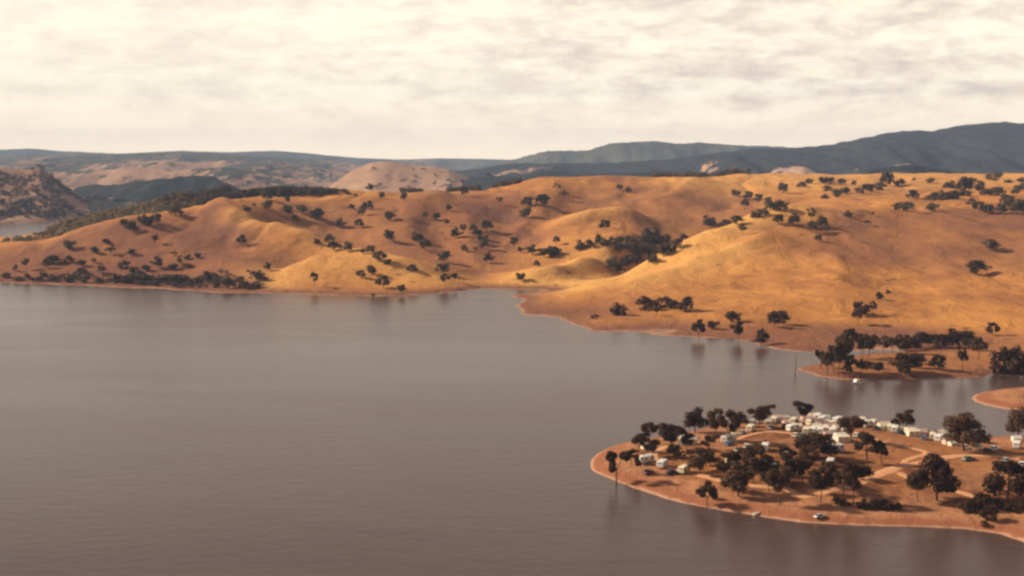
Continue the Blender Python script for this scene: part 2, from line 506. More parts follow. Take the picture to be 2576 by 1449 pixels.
Z = Z + smooth01(0.5, 9, Z) * 1.75 * (
    ribs([[(560, 519, 1055), (600, 545, 1000), (700, 576, 965), (800, 606, 935), (900, 640, 895), (1000, 667, 858), (1080, 692, 822), (1135, 714, 792)]], 3.6, 26)
    + ribs([[(712, 688, 818), (742, 666, 838), (800, 659, 838), (870, 667, 830), (960, 679, 822), (1050, 702, 805)]], 2.6, 18)
    + ribs([[(1330, 706, 805), (1400, 676, 838), (1470, 646, 872), (1540, 613, 925), (1600, 590, 975)]], 3.0, 22)
    + ribs([[(1390, 728, 782), (1500, 702, 800), (1620, 667, 822), (1700, 634, 845), (1780, 602, 868), (1880, 561, 900), (1960, 538, 920)]], 4.2, 26)
    + ribs([[(1400, 733, 765), (1581, 716, 745), (1681, 683, 770), (1748, 663, 790), (1864, 629, 805), (1930, 600, 830)]], 2.6, 17)
    + ribs([[(1440, 575, 1055), (1490, 548, 1070), (1540, 536, 1085), (1600, 542, 1090)]], 3.0, 26)
    + ribs([[(300, 561, 975), (420, 600, 935), (520, 640, 890), (600, 690, 835)]], 2.4, 24)
    + ribs([[(1100, 500, 1200), (1050, 540, 1090), (1020, 590, 1000)], [(1380, 470, 1290), (1400, 520, 1150), (1420, 590, 1010)], [(1750, 470, 1330), (1690, 510, 1210)]], 4.0, 30)
    + ribs([[(2100, 620, 810), (2120, 690, 725), (2110, 760, 650)], [(2420, 600, 840), (2400, 680, 745), (2380, 750, 660)], [(2250, 745, 672), (2330, 750, 665)]], 1.3, 26)
    + ribs([[(655, 735, 775), (690, 700, 812), (730, 662, 860)]], -3.2, 16)
    + ribs([[(1195, 712, 805), (1215, 660, 882), (1235, 610, 965), (1268, 560, 1050), (1290, 520, 1150)], [(1215, 660, 882), (1120, 610, 965), (1080, 550, 1080)], [(1235, 640, 920), (1350, 560, 1060), (1440, 500, 1200)]], -4.0, 26)
    + ribs([[(1490, 700, 815), (1540, 682, 850), (1620, 640, 930), (1700, 612, 995), (1780, 582, 1045), (1850, 555, 1085)]], -5.5, 30)
    + ribs([[(2000, 560, 880), (2010, 640, 785), (1990, 720, 695)], [(2270, 560, 885), (2260, 640, 790), (2230, 720, 700)], [(2540, 560, 890), (2520, 640, 790)]], -1.1, 30))
d2 = poly_sd(NEAR.X, NEAR.Y, P2)
z2 = np.where(d2 > 0, 1.7 * (1 - np.exp(-d2 / 4.5)), d2 * 0.3) + (fbm(NEAR.X / 6, NEAR.Y / 6, 5, 3) - 0.5) * 0.4
Z = np.maximum(Z, np.maximum(z2, -12))
NEAR.Z = Z
# reddish brown cover (thin dead grass over bare soil, plus slope shade put into the colour) on the left hill, in the valley bowl and high on the big hill
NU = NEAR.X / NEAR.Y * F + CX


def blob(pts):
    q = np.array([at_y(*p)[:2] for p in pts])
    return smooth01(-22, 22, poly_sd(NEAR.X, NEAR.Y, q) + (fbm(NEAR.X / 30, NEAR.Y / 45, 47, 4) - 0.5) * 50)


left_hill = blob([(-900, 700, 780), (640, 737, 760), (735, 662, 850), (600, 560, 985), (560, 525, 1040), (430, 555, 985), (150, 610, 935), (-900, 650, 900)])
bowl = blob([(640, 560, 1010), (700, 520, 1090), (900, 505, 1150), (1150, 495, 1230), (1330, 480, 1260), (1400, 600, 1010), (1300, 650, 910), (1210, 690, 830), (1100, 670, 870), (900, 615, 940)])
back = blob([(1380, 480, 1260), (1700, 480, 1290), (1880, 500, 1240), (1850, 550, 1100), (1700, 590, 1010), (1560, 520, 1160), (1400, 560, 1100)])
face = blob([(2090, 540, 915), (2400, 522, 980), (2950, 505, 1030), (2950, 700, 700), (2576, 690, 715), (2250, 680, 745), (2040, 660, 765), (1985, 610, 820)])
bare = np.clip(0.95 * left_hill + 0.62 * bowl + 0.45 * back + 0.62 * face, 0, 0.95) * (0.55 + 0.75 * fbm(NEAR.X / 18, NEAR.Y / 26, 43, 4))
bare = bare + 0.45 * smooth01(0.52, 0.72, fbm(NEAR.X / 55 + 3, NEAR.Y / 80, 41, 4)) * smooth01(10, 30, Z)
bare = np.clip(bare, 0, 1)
# paler gold colour on the long golden spurs and along the plateau edge
pale_gold = (ribs([[(1340, 735, 770), (1400, 722, 785), (1500, 702, 798), (1620, 672, 815), (1700, 642, 838), (1780, 608, 862), (1880, 568, 893), (1950, 545, 910)]], 1.0, 30)
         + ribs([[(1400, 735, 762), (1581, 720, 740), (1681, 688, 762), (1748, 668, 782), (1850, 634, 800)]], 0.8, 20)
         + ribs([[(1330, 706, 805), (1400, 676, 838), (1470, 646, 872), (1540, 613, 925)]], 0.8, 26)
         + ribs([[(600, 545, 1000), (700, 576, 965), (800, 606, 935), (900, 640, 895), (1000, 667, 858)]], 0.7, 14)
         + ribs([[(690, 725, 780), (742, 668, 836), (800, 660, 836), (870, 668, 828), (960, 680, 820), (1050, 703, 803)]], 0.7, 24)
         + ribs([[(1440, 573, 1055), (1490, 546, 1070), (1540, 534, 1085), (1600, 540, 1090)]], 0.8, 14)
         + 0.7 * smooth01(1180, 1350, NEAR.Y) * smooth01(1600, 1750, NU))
pale_gold = np.clip(pale_gold * (0.35 + 1.1 * fbm(NEAR.X / 14, NEAR.Y / 20, 53, 4)), 0, 1)
bare = bare * (1 - 0.8 * np.clip(pale_gold, 0, 1))
ho = grid_mesh('hills', NEAR.X, NEAR.Y, NEAR.Z, M_HILL, {'bare': bare, 'pale_gold': pale_gold})
tag(ho, 'golden dry grass hills on the far side of the lake', None, None, 'structure')

# ------------------------------------------------------------------ the camping point and the small spit beside it
P1_FRONT = [(1484, 1163), (1488, 1175), (1499, 1186), (1525, 1200), (1554, 1214), (1624, 1238), (1674, 1255), (1744, 1270), (1824, 1286), (1949, 1304), (2011, 1313), (2161, 1321), (2309, 1325), (2427, 1330), (2516, 1344), (2576, 1364), (2700, 1410), (2950, 1470)]
P1_BACK = [(2950, 1080), (2700, 1086), (2576, 1092), (2546, 1092), (2486, 1096), (2450, 1100), (2380, 1086), (2300, 1071), (2200, 1059), (2100, 1050), (2000, 1048), (1900, 1055), (1800, 1066), (1740, 1080), (1690, 1090), (1640, 1098)]
P1 = [at_z(u, v, 0)[:2] for u, v in P1_FRONT]
for u, v in P1_BACK:
    x, y, _ = at_z(u, v, 2.2)
    P1.append((x * (y + 7) / y, y + 7))
P1 += [at_z(u, v, 0)[:2] for u, v in [(1605, 1104), (1574, 1114), (1545, 1121), (1522, 1130), (1500, 1144), (1489, 1153)]]
P3 = [at_z(u, v, 0)[:2] for u, v in [(2443, 1001), (2452, 1010), (2480, 1020), (2530, 1030), (2576, 1033), (2700, 1040), (2950, 1040), (2950, 960), (2700, 965), (2576, 974), (2530, 978), (2480, 986), (2455, 993)]]
POINT = Field(0.05, 0.53, 420, 228, 470, 320)
d1 = poly_sd(POINT.X, POINT.Y, P1)
d3 = poly_sd(POINT.X, POINT.Y, P3)
wob = (fbm(POINT.X / 12, POINT.Y / 12, 61, 4) - 0.5)
d1 = d1 + wob * 1.6
d3 = d3 + wob * 1.2
z1 = np.where(d1 > 0, 1.1 * (1 - np.exp(-d1 / 2.2)) + 2.4 * smooth01(4, 40, d1), d1 * 0.22)
z3 = np.where(d3 > 0, 1.6 * (1 - np.exp(-d3 / 6)), d3 * 0.22)
POINT.Z = np.maximum(np.maximum(z1, z3), -9) + wob * 0.5 * smooth01(1, 6, np.maximum(d1, d3)) + (fbm(POINT.X / 3, POINT.Y / 3, 71, 3) - 0.5) * 0.18 * smooth01(0, 3, np.maximum(d1, d3))
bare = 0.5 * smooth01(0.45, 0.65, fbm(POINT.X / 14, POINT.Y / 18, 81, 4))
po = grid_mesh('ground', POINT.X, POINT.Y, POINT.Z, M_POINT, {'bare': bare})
tag(po, 'reddish earth point of land with the camping ground', None, None, 'structure')

# ------------------------------------------------------------------ far country
FAR = Field(-0.60, 0.60, 500, 1480, 9400, 460)
RIDGES = [
    (3300, 600, 500, 0.42, [(-800, 440), (0, 437), (100, 434), (200, 431), (330, 424), (450, 428), (520, 421), (580, 420), (640, 432), (760, 452), (860, 478), (950, 520)]),
    (4200, 700, 500, 0.46, [(-800, 418), (0, 416), (150, 408), (230, 413), (300, 410), (420, 402), (500, 408), (560, 403), (700, 412), (800, 422), (850, 430), (950, 452), (1050, 480)]),  # distance of the crest, run-out in front, behind, forest share, crest line
    (1960, 430, 250, 0.25, [(-800, 430), (-200, 428), (0, 421), (60, 428), (100, 420), (135, 446), (190, 486), (230, 512), (300, 550), (420, 575)]),
    (1930, 300, 250, 0.60, [(150, 540), (230, 505), (300, 509), (380, 504), (450, 501), (540, 507), (600, 530)]),
    (2350, 300, 300, 0.95, [(120, 560), (190, 474), (240, 464), (300, 462), (360, 453), (430, 449), (480, 441), (540, 446), (590, 470), (640, 492), (720, 560)]),
    (5400, 2600, 900, 0.52, [(-800, 396), (0, 397), (130, 392), (200, 389), (330, 386), (450, 381), (520, 384), (575, 389), (700, 396), (800, 402), (900, 412), (980, 440), (1080, 470)]),
    (7800, 1800, 1200, 0.75, [(-800, 376), (0, 376), (80, 373), (150, 379), (300, 386), (450, 379), (575, 383), (690, 379), (760, 384), (830, 391), (900, 397), (1000, 401), (1100, 398), (1200, 399), (1290, 402), (1500, 406), (1700, 420)]),
    (2700, 700, 500, 0.34, [(780, 500), (830, 468), (860, 447), (890, 426), (915, 416), (935, 407), (975, 405), (1000, 409), (1040, 415), (1090, 418), (1130, 425), (1175, 446), (1250, 480)]),
    (4100, 1900, 900, 0.97, [(980, 500), (1060, 470), (1120, 436), (1200, 424), (1280, 412), (1400, 410), (1500, 409), (1650, 404), (1750, 391), (1900, 374), (2000, 372), (2080, 366), (2150, 351), (2230, 335), (2290, 326), (2340, 330), (2420, 313), (2500, 305), (2576, 308), (2700, 300), (3300, 310)]),
    (5900, 900, 900, 0.95, [(1150, 430), (1250, 408), (1300, 399), (1380, 378), (1480, 378), (1530, 362), (1560, 358), (1600, 358), (1640, 355), (1700, 361), (1760, 358), (1850, 365), (1920, 366), (2000, 371), (2100, 376), (2300, 390)]),
    (2150, 220, 250, 0.62, [(2120, 452), (2180, 432), (2230, 420), (2290, 413), (2350, 423), (2420, 434), (2500, 445)]),
    (2600, 500, 300, 0.90, [(1120, 470), (1180, 450), (1230, 441), (1300, 446), (1360, 432), (1400, 431), (1460, 438), (1560, 436), (1680, 430), (1760, 434), (1850, 438), (2000, 440), (2300, 436), (3300, 436)]),
]
Sg = FAR.X / FAR.Y
Ug = Sg * F / (1.0) * 1.0 + CX           # photo column, near enough at these distances
gull = fbm(FAR.X / 260, FAR.Y / 1300, 101, 4)
gul3 = fbm(FAR.X / 110, FAR.Y / 700, 191, 3)
rough = fbm(FAR.X / 26, FAR.Y / 60, 201, 3)
gul2 = fbm(FAR.X / 90, FAR.Y / 320, 131, 4)
Z = np.where(Ug > 780, 14.0, -6.0) * np.ones_like(Ug)
Z = np.where(FAR.Y > 2300, 10.0, Z)
forest = np.full(Z.shape, 0.3)
pale = np.zeros(Z.shape)
for yk, wf, wb, fr, line in RIDGES:
    us = np.array([p[0] for p in line], float)
    cu = np.array([at_y(p[0], p[1], yk)[0] for p in line])
    cz = np.array([at_y(p[0], p[1], yk)[2] for p in line])
    uu = np.array([c / yk for c in cu])
    zc = np.interp(Sg, uu, cz, left=cz[0] if us[0] <= -700 else -20, right=cz[-1] if us[-1] >= 3000 else -20)
    yo = yk * (1 + (fbm(Sg * 9, Sg * 0 + yk / 777, 151, 3) - 0.5) * 0.10)
    dy = FAR.Y - yo
    p = np.where(dy < 0, 1 - smooth01(0, 1, -dy / wf), 1 - smooth01(0, 1, dy / wb))
    tri = np.clip(1 - np.abs(dy) / np.where(dy < 0, wf, wb), 0, 1)
    p = 0.45 * p + 0.55 * tri
    pe = p ** 0.8
    zz = -8 + (zc + 8) * pe
    zz = zz - np.clip(zc, 0, 400) * 0.95 * 4 * pe * (1 - pe) * np.clip(gull * 2 - 0.75, 0, 1) + (gul2 - 0.5) * 0.38 * np.clip(zc, 0, 90) * smooth01(0.0, 0.1, 1 - pe)
    zz = zz - (np.clip(0.22 - np.abs(gul3 - 0.5), 0, 1) * 4.5) * np.clip(zc, 0, 120) * 0.22 * 4 * pe * (1 - pe)
    if fr > 0.9:
        zz = zz + (rough - 0.5) * 9.0
    up = zz > Z
    Z = np.maximum(Z, zz)
    forest = np.where(up, fr, forest)
    pale = np.where(up, {5900: 0.9, 7800: 0.9, 5400: 0.75, 4200: 0.55, 3300: 0.35}.get(yk, 0.0), pale)  # lighter forest tone, with distance haze put into the colour of farther ridges
# clearings on the flank of the dark range and darker gullies in the pasture
pat = fbm(FAR.X / 260, FAR.Y / 420, 171, 4)
low = smooth01(0.55, 0.20, (Z - 10) / 190.0)
forest = np.where((forest > 0.96), forest - 0.75 * smooth01(0.58, 0.66, pat) * low * smooth01(4000, 3500, FAR.Y), forest)
forest = forest + np.where(forest < 0.9, (0.55 - gull) * 0.9, 0)
FAR.Z = Z
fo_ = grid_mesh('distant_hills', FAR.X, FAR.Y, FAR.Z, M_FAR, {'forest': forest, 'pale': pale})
tag(fo_, 'distant hazy ranges with forest and pale pasture', None, None, 'structure')

# ------------------------------------------------------------------ water
wo = mesh_obj('lake_water', [(-9000, -300, 0), (9000, -300, 0), (9000, 9300, 0), (-9000, 9300, 0)], [(0, 1, 2, 3)], M_WATER)
tag(wo, 'brownish grey lake with wind ruffled surface', None, None, 'structure')

# ------------------------------------------------------------------ trees
UP = np.array([0, 0, 1.0])


def tube(path, radii, n=6):
    V, Q = [], []
    path = [np.asarray(p, float) for p in path]
    for i, p in enumerate(path):
        d = path[min(i + 1, len(path) - 1)] - path[max(i - 1, 0)]
        d = d / (np.linalg.norm(d) + 1e-9)
        a = np.cross(d, [0.3, 1, 0.1])
        a /= np.linalg.norm(a) + 1e-9
        b = np.cross(d, a)
        for k in range(n):
            an = 2 * math.pi * k / n
            V.append(p + radii[i] * (math.cos(an) * a + math.sin(an) * b))
    for i in range(len(path) - 1):
        for k in range(n):
            Q.append((i * n + k, i * n + (k + 1) % n, (i + 1) * n + (k + 1) % n, (i + 1) * n + k))
    return V, Q


def leaf_cloud(rs, lobes, n, size, flat=0.75):
    """n small leaf sprays spread through a set of lobes (cx, cy, cz, r)"""
    L = np.array(lobes)
    wgt = L[:, 3] ** 2
    k = rs.choice(len(L), n, p=wgt / wgt.sum())
    d = rs.normal(size=(n, 3))
    d /= np.linalg.norm(d, axis=1)[:, None]
    r = rs.rand(n) ** 0.45
    c = L[k, :3] + d * (r * L[k, 3])[:, None] * np.array([1, 1, flat])
    nrm = d + rs.normal(size=(n, 3)) * 0.55 + np.array([0, 0, 0.35])
    nrm /= np.linalg.norm(nrm, axis=1)[:, None]
    a = np.cross(nrm, rs.normal(size=(n, 3)))
    a /= np.linalg.norm(a, axis=1)[:, None]
    b = np.cross(nrm, a)
    s = size * (0.6 + 0.8 * rs.rand(n))[:, None]
    co = np.stack([c - a * s - b * s * 0.55, c + a * s - b * s * 0.55, c + a * s * 0.7 + b * s * 0.6, c - a * s * 0.7 + b * s * 0.6], 1).reshape(-1, 3)
    q = np.arange(4 * n).reshape(n, 4)
    return co, q


# unit trees: 1 wide, 1 high.  kind: (crown base, crown shape)
def tree_shape(kind, seed, n, size):
    rs = np.random.RandomState(seed)
    lobes, limbs = [], []
    if kind == 'tall':          # bare trunk, crown of several clumps stacked in the upper half
        for i in range(11):
            zz = 0.44 + 0.46 * rs.rand()
            rad = 0.34 * math.sin(math.pi * min(1, max(0.12, (zz - 0.34) / 0.66))) * (0.5 + 0.6 * rs.rand())
            an = rs.rand() * 6.283
            lobes.append((rad * math.cos(an), rad * math.sin(an), zz, 0.10 + 0.09 * rs.rand()))
        lobes.append((0, 0, 0.86, 0.13))
        fork, top = 0.36, 0.8
    elif kind == 'round':       # short trunk, domed crown
        for i in range(13):
            zz = 0.36 + 0.46 * rs.rand()
            rad = 0.33 * (1 - ((zz - 0.5) / 0.55) ** 2) * (0.35 + 0.65 * rs.rand() ** 0.5)
            an = rs.rand() * 6.283
            lobes.append((rad * math.cos(an), rad * math.sin(an), zz, 0.12 + 0.09 * rs.rand()))
        lobes.append((0, 0, 0.82, 0.17))
        fork, top = 0.26, 0.72
    elif kind == 'wide':        # broad umbrella crown, leaning limbs
        for i in range(13):
            an = rs.rand() * 6.283
            zz = 0.34 + 0.4 * rs.rand()
            rad = 0.36 * (1 - ((zz - 0.42) / 0.5) ** 2) * rs.rand() ** 0.5
            lobes.append((rad * math.cos(an), rad * math.sin(an), zz, 0.14 + 0.08 * rs.rand()))
        fork, top = 0.18, 0.66
    elif kind == 'wispy':       # thin crown of drooping tufts
        for i in range(9):
            an = rs.rand() * 6.283
            rad = 0.38 * rs.rand() ** 0.5
            lobes.append((rad * math.cos(an), rad * math.sin(an), 0.52 + 0.38 * rs.rand() - 0.2 * rad, 0.07 + 0.06 * rs.rand()))
        fork, top = 0.45, 0.8
    else:                       # bush: foliage down to the ground
        for i in range(12):
            zz = 0.16 + 0.58 * rs.rand()
            rad = 0.36 * (1 - ((zz - 0.25) / 0.8) ** 2) * rs.rand() ** 0.5
            an = rs.rand() * 6.283
            lobes.append((rad * math.cos(an), rad * math.sin(an), zz, 0.14 + 0.08 * rs.rand()))
        fork, top = 0.12, 0.5
    co, q = leaf_cloud(rs, lobes, n, size, 0.85)
    ctr = co[:, :2].mean(0)
    co[:, :2] -= ctr
    rr = np.percentile(np.abs(co[:, :2]), 95)
    zt, zb = np.percentile(co[:, 2], 99), np.percentile(co[:, 2], 3)
    k0 = {'tall': 0.46, 'round': 0.28, 'wide': 0.22, 'wispy': 0.45, 'bush': 0.0}[kind]
    fx = lambda p: np.stack([p[:, 0] * 0.5 / rr, p[:, 1] * 0.5 / rr, k0 + (p[:, 2] - zb) / (zt - zb) * (0.98 - k0)], -1)
    co = fx(co)
    lb = np.array(lobes)
    lb[:, :2] -= ctr
    lobes = [tuple(p) for p in fx(lb[:, :3])]
    lean = rs.normal(size=2) * 0.035
    tr = 0.030 if kind == 'tall' else (0.038 if kind != 'bush' else 0.03)
    V, Q = [], []

    def addt(path, rr):
        v, qq = tube(path, rr)
        o = len(V)
        V.extend(v)
        Q.extend([tuple(i + o for i in f) for f in qq])
    ftop = np.array([lean[0], lean[1], fork])
    addt([(0, 0, -0.03), (0, 0, 0.03), (lean[0] * .5, lean[1] * .5, fork * 0.55), ftop], [tr * 1.7, tr * 1.15, tr * 0.9, tr * 0.8])
    order = sorted(range(len(lobes)), key=lambda i: rs.rand())[:5 if kind != 'bush' else 3]
    for i in order:
        e = np.array(lobes[i][:3])
        mid_ = ftop * 0.5 + e * 0.5 + np.array([0, 0, -0.03])
        addt([ftop - np.array([0, 0, 0.02]), mid_, e], [tr * 0.6, tr * 0.4, tr * 0.15])
    return co, q, np.array(V), np.array(Q)


PROTO = {}
ASPECT = {'tall': 1.75, 'round': 1.12, 'wide': 0.9, 'wispy': 1.6, 'bush': 0.8}


def proto(kind, var, near, leafm):
    key = (kind, var, near, leafm.name)
    if key not in PROTO:
        n, size = (2100, 0.028) if near else (520, 0.050)
        co, q, tv, tq = tree_shape(kind, 100 * var + sum(map(ord, kind)), n, size)
        PROTO[key] = (quads_mesh('crown', co, q, leafm), quads_mesh('trunk', tv, tq, M_BARK))
    return PROTO[key]


TILE = {1: (2160, 1420, 2.683), 2: (3000, 1420, 2.2643), 3: (2900, 1140, 2.683), 4: (0, 520, 2.4146), 5: (900, 620, 2.3852), 6: (1860, 620, 2.0125), 7: (2700, 420, 1.5754),
        'A': (2380, 1560, 6.3), 'B': (2740, 1540, 6.3), 'C': (2980, 1540, 6.3), 'E': (3300, 1540, 4.770), 'D': (0, 0, 1 / 1.490683)}


def px(tile, x, y):
    ox, oy, s = TILE[tile]
    return (ox + x / s) / 1.490683, (oy + y / s) / 1.490683


ORD = ['first', 'second', 'third', 'fourth', 'fifth', 'sixth', 'seventh', 'eighth', 'ninth', 'tenth', 'eleventh', 'twelfth', 'thirteenth', 'fourteenth', 'fifteenth', 'sixteenth', 'seventeenth', 'eighteenth', 'nineteenth', 'twentieth']
NUM = ['zero', 'one', 'two', 'three', 'four', 'five', 'six', 'seven', 'eight', 'nine', 'ten', 'eleven', 'twelve', 'thirteen', 'fourteen', 'fifteen', 'sixteen', 'seventeen', 'eighteen', 'nineteen', 'twenty']


def place_tree(field, tile, x, y, wd, ht, kind, leafm, near, ya=None, yb=None):
    u, v = px(tile, x, y)
    X, Y, Zg = field.hit(u, v, ya, yb)
    s = TILE[tile][2] * 1.490683
    k = Y / F * 1.02
    W, HH = max(1.2, wd / s * k) * 1.04, max(1.2, ht / s * k) * 1.04
    if leafm is M_LEAF_NEAR and tile == 3:
        W, HH = W * 1.22, HH * 1.2
    cr, tk = proto(kind, R.randrange(4), near, leafm)
    name = 'gum_tree' if kind != 'bush' else 'bush'
    o = bpy.data.objects.new(name, None)
    COL.objects.link(o)
    o.location = (X, Y, Zg - 0.1)
    o.scale = (W * (1.08 if near else 0.98),) * 2 + (HH,)
    o.rotation_euler = (0, 0, R.random() * 6.283)
    for nm, me in (('trunk', tk), ('crown', cr)):
        c = bpy.data.objects.new(nm, me)
        COL.objects.link(c)
        c.parent = o
    return o, u, v, W, HH


def cluster(field, tile, where, group, leafm, near, rows, yr=(None, None)):
    """rows: (x, base y, width, height[, kind]) in the tile; labels tell each tree by its look and its place in the cluster"""
    made = []
    for r in rows:
        x, y, wd, ht = r[:4]
        kind = r[4] if len(r) > 4 else None
        tl = tile
        if len(r) > 5:
            tl = r[5]
        if kind is None:
            a = ht / wd
            kind = 'tall' if a > 1.4 else ('round' if a > 0.98 else ('wide' if a > 0.72 else 'bush'))
        made.append(place_tree(field, tl, x, y, wd, ht, kind, leafm, near, *yr) + (kind,))
    made.sort(key=lambda m: (m[1], m[2]))
    hs = sorted(m[4] for m in made)
    n = len(made)
    for i, (o, u, v, W, HH, kind) in enumerate(made):
        size = 'big' if n > 2 and HH >= hs[int(n * 0.75)] else ('small' if n > 2 and HH <= hs[int(n * 0.25)] else 'mid-sized')
        look = {'tall': 'tall dark gum tree', 'round': 'dark round-crowned gum tree', 'wide': 'broad dark gum tree', 'wispy': 'thin wispy gum tree', 'bush': 'low dark bush'}[kind]
        if n == 1:
            lab = f'{look} standing {where}'
        elif n == 2:
            lab = f'{size} {look}, {"left" if i == 0 else "right"} one of two {where}'
        else:
            pos_ = ORD[i] + ' from left' if i < n - 1 else 'rightmost'
            if i == 0:
                pos_ = 'leftmost'
            lab = f'{size} {look}, {pos_} of {NUM[n] if n <= 20 else "those"} {where}'
        for cut in (f'{size} ', 'dark ', 'gum ', 'those '):
            if len(lab.replace('-', ' ').split()) > 16:
                lab = lab.replace(cut, '', 1)
        tag(o, lab, 'tree' if kind != 'bush' else 'bush', group)


HY = (520, 1780)
G_H = 'trees scattered over the dry hills'
# valley
cluster(NEAR, 5, 'along the valley skyline', G_H, M_LEAF_HILL, False, [(1165, 222, 62, 66), (1270, 302, 46, 62), (1035, 288, 32, 32), (1465, 318, 52, 72), (2005, 274, 62, 84), (2320, 352, 56, 66, 'wispy')], HY)
cluster(NEAR, 5, 'below the dark skyline wood', G_H, M_LEAF_HILL, False, [(250, 396, 92, 84), (240, 318, 84, 84), (425, 338, 46, 62), (60, 407, 72, 46, 'bush'), (125, 367, 26, 28), (430, 452, 90, 92), (490, 494, 52, 52), (555, 432, 82, 78), (690, 482, 102, 94)], HY)
cluster(NEAR, 5, 'high on the valley slope', G_H, M_LEAF_HILL, False, [(890, 562, 76, 88), (1065, 562, 72, 82), (1000, 388, 46, 40, 'bush'), (1140, 394, 82, 74), (1095, 452, 72, 86), (1335, 492, 82, 76)], HY)
cluster(NEAR, 5, 'under the bare skyline dip', G_H, M_LEAF_HILL, False, [(1655, 467, 46, 52), (1755, 492, 66, 66), (1865, 407, 52, 56), (1850, 542, 36, 52)], HY)
cluster(NEAR, 5, 'in the valley clump', G_H, M_LEAF_HILL, False, [(1925, 656, 80, 96), (1995, 612, 52, 82), (2080, 592, 60, 70), (2205, 588, 96, 98), (2120, 642, 72, 72), (2170, 702, 92, 82), (2180, 748, 82, 82), (2110, 772, 52, 50, 'wispy'), (2005, 777, 62, 66), (2215, 877, 72, 96)], HY)
cluster(NEAR, 5, 'alone mid-slope in the valley', G_H, M_LEAF_HILL, False, [(1335, 692, 86, 112), (1585, 662, 102, 66), (1655, 757, 86, 92)], HY)
cluster(NEAR, 5, 'in the line down the left spur', G_H, M_LEAF_HILL, False, [(690, 697, 56, 46, 'bush'), (795, 692, 76, 76), (830, 762, 76, 82), (895, 752, 46, 46), (965, 772, 86, 88), (1100, 792, 46, 46), (1165, 792, 76, 76), (1215, 842, 62, 62), (1255, 862, 92, 92), (1325, 892, 62, 52), (1540, 937, 96, 50, 'bush')], HY)
cluster(NEAR, 5, 'at the head of the inlet', G_H, M_LEAF_HILL, False, [(1830, 862, 102, 94), (1820, 962, 96, 84), (1835, 1082, 76, 112), (1920, 1047, 46, 82), (2510, 1032, 72, 66)], HY)
cluster(NEAR, 5, 'on the low knoll by the far shore', G_H, M_LEAF_HILL, False, [(1180, 992, 82, 96), (1080, 1012, 76, 76), (1280, 1102, 106, 112), (665, 1090, 76, 130, 'wispy'), (1445, 1165, 66, 96), (1190, 1195, 42, 58, 'wispy')], HY)
cluster(NEAR, 5, 'in the gully beside the knoll', G_H, M_LEAF_HILL, False, [(165, 1022, 62, 82), (250, 942, 56, 72)], HY)
# middle hump and its surroundings
cluster(NEAR, 6, 'under the rounded hilltop', G_H, M_LEAF_HILL, False, [(235, 312, 72, 72), (225, 397, 86, 74), (350, 304, 86, 84), (460, 197, 52, 62, 'wispy'), (510, 252, 66, 62, 'wispy'), (930, 187, 42, 42), (995, 207, 42, 46)], HY)
cluster(NEAR, 6, 'alone behind the golden spur', G_H, M_LEAF_HILL, False, [(1610, 447, 92, 66, 'bush'), (820, 488, 76, 76)], HY)
cluster(NEAR, 6, 'in the hedge below the hump', 'bushes in a row below the hump', M_LEAF_HILL, False, [(770, 592, 52, 72, 'bush'), (820, 602, 62, 56, 'bush'), (880, 592, 62, 52, 'bush'), (940, 577, 62, 42, 'bush'), (1000, 566, 62, 36, 'bush'), (640, 637, 72, 72, 'bush'), (705, 622, 72, 62, 'bush')], HY)
cluster(NEAR, 6, 'right of the valley floor', G_H, M_LEAF_HILL, False, [(135, 632, 56, 86), (180, 662, 36, 46), (270, 677, 76, 76), (410, 692, 136, 78, 'wide'), (455, 607, 46, 72), (310, 767, 46, 50)], HY)
cluster(NEAR, 6, 'in the dense gully copse', 'trees of the gully copse', M_LEAF_HILL, False, [(1145, 562, 72, 84), (1205, 545, 66, 76), (1120, 604, 102, 84), (1200, 614, 112, 84), (1280, 594, 82, 72), (1010, 654, 102, 102), (1090, 684, 112, 94), (930, 662, 72, 72), (1180, 684, 102, 84), (1260, 684, 92, 84), (1370, 624, 82, 72), (1320, 662, 72, 62), (880, 802, 102, 112), (990, 764, 102, 84), (930, 812, 72, 62), (1060, 744, 82, 72), (1180, 742, 82, 72)], HY)
cluster(NEAR, 6, 'on the crest of the golden spur', G_H, M_LEAF_HILL, False, [(1860, 522, 52, 78, 'tall'), (1740, 452, 72, 42, 'bush'), (1815, 442, 72, 62), (1960, 392, 72, 56, 'bush'), (2025, 377, 72, 52, 'bush'), (1420, 548, 52, 32, 'bush')], HY)
cluster(NEAR, 6, 'in the grove behind the spur', G_H, M_LEAF_HILL, False, [(1810, 232, 62, 46), (1905, 262, 66, 66), (1880, 337, 56, 82), (1980, 302, 56, 82), (2050, 302, 52, 62), (2070, 337, 72, 62), (355, 580, 72, 56, None, 7)], HY)
G_S = 'trees along the lakeside slope'
cluster(NEAR, 6, 'above the far red shore', G_S, M_LEAF_NEAR, False, [(925, 1130, 112, 92, 'bush'), (745, 1156, 56, 32, 'bush'), (1135, 1092, 142, 102, 'bush'), (1270, 1068, 122, 78, 'bush'), (1345, 1082, 102, 62, 'bush'), (1430, 1102, 112, 108, 'bush'), (1210, 1137, 42, 72)], HY)
cluster(NEAR, 6, 'near the lapping far waterline', G_S, M_LEAF_NEAR, False, [(1530, 1320, 92, 150), (1630, 1236, 82, 62), (1785, 1182, 96, 78), (1825, 1335, 86, 150), (2005, 1360, 92, 122)], HY)
cluster(NEAR, 7, 'on the golden lakeside slope', G_S, M_LEAF_NEAR, False, [(318, 1271, 76, 92), (370, 1254, 72, 78), (835, 1200, 86, 76), (815, 1256, 62, 96), (905, 1196, 46, 76, 'wispy'), (943, 1106, 42, 42, 'bush'), (993, 1071, 26, 24, 'bush'), (1610, 1320, 62, 76)], HY)
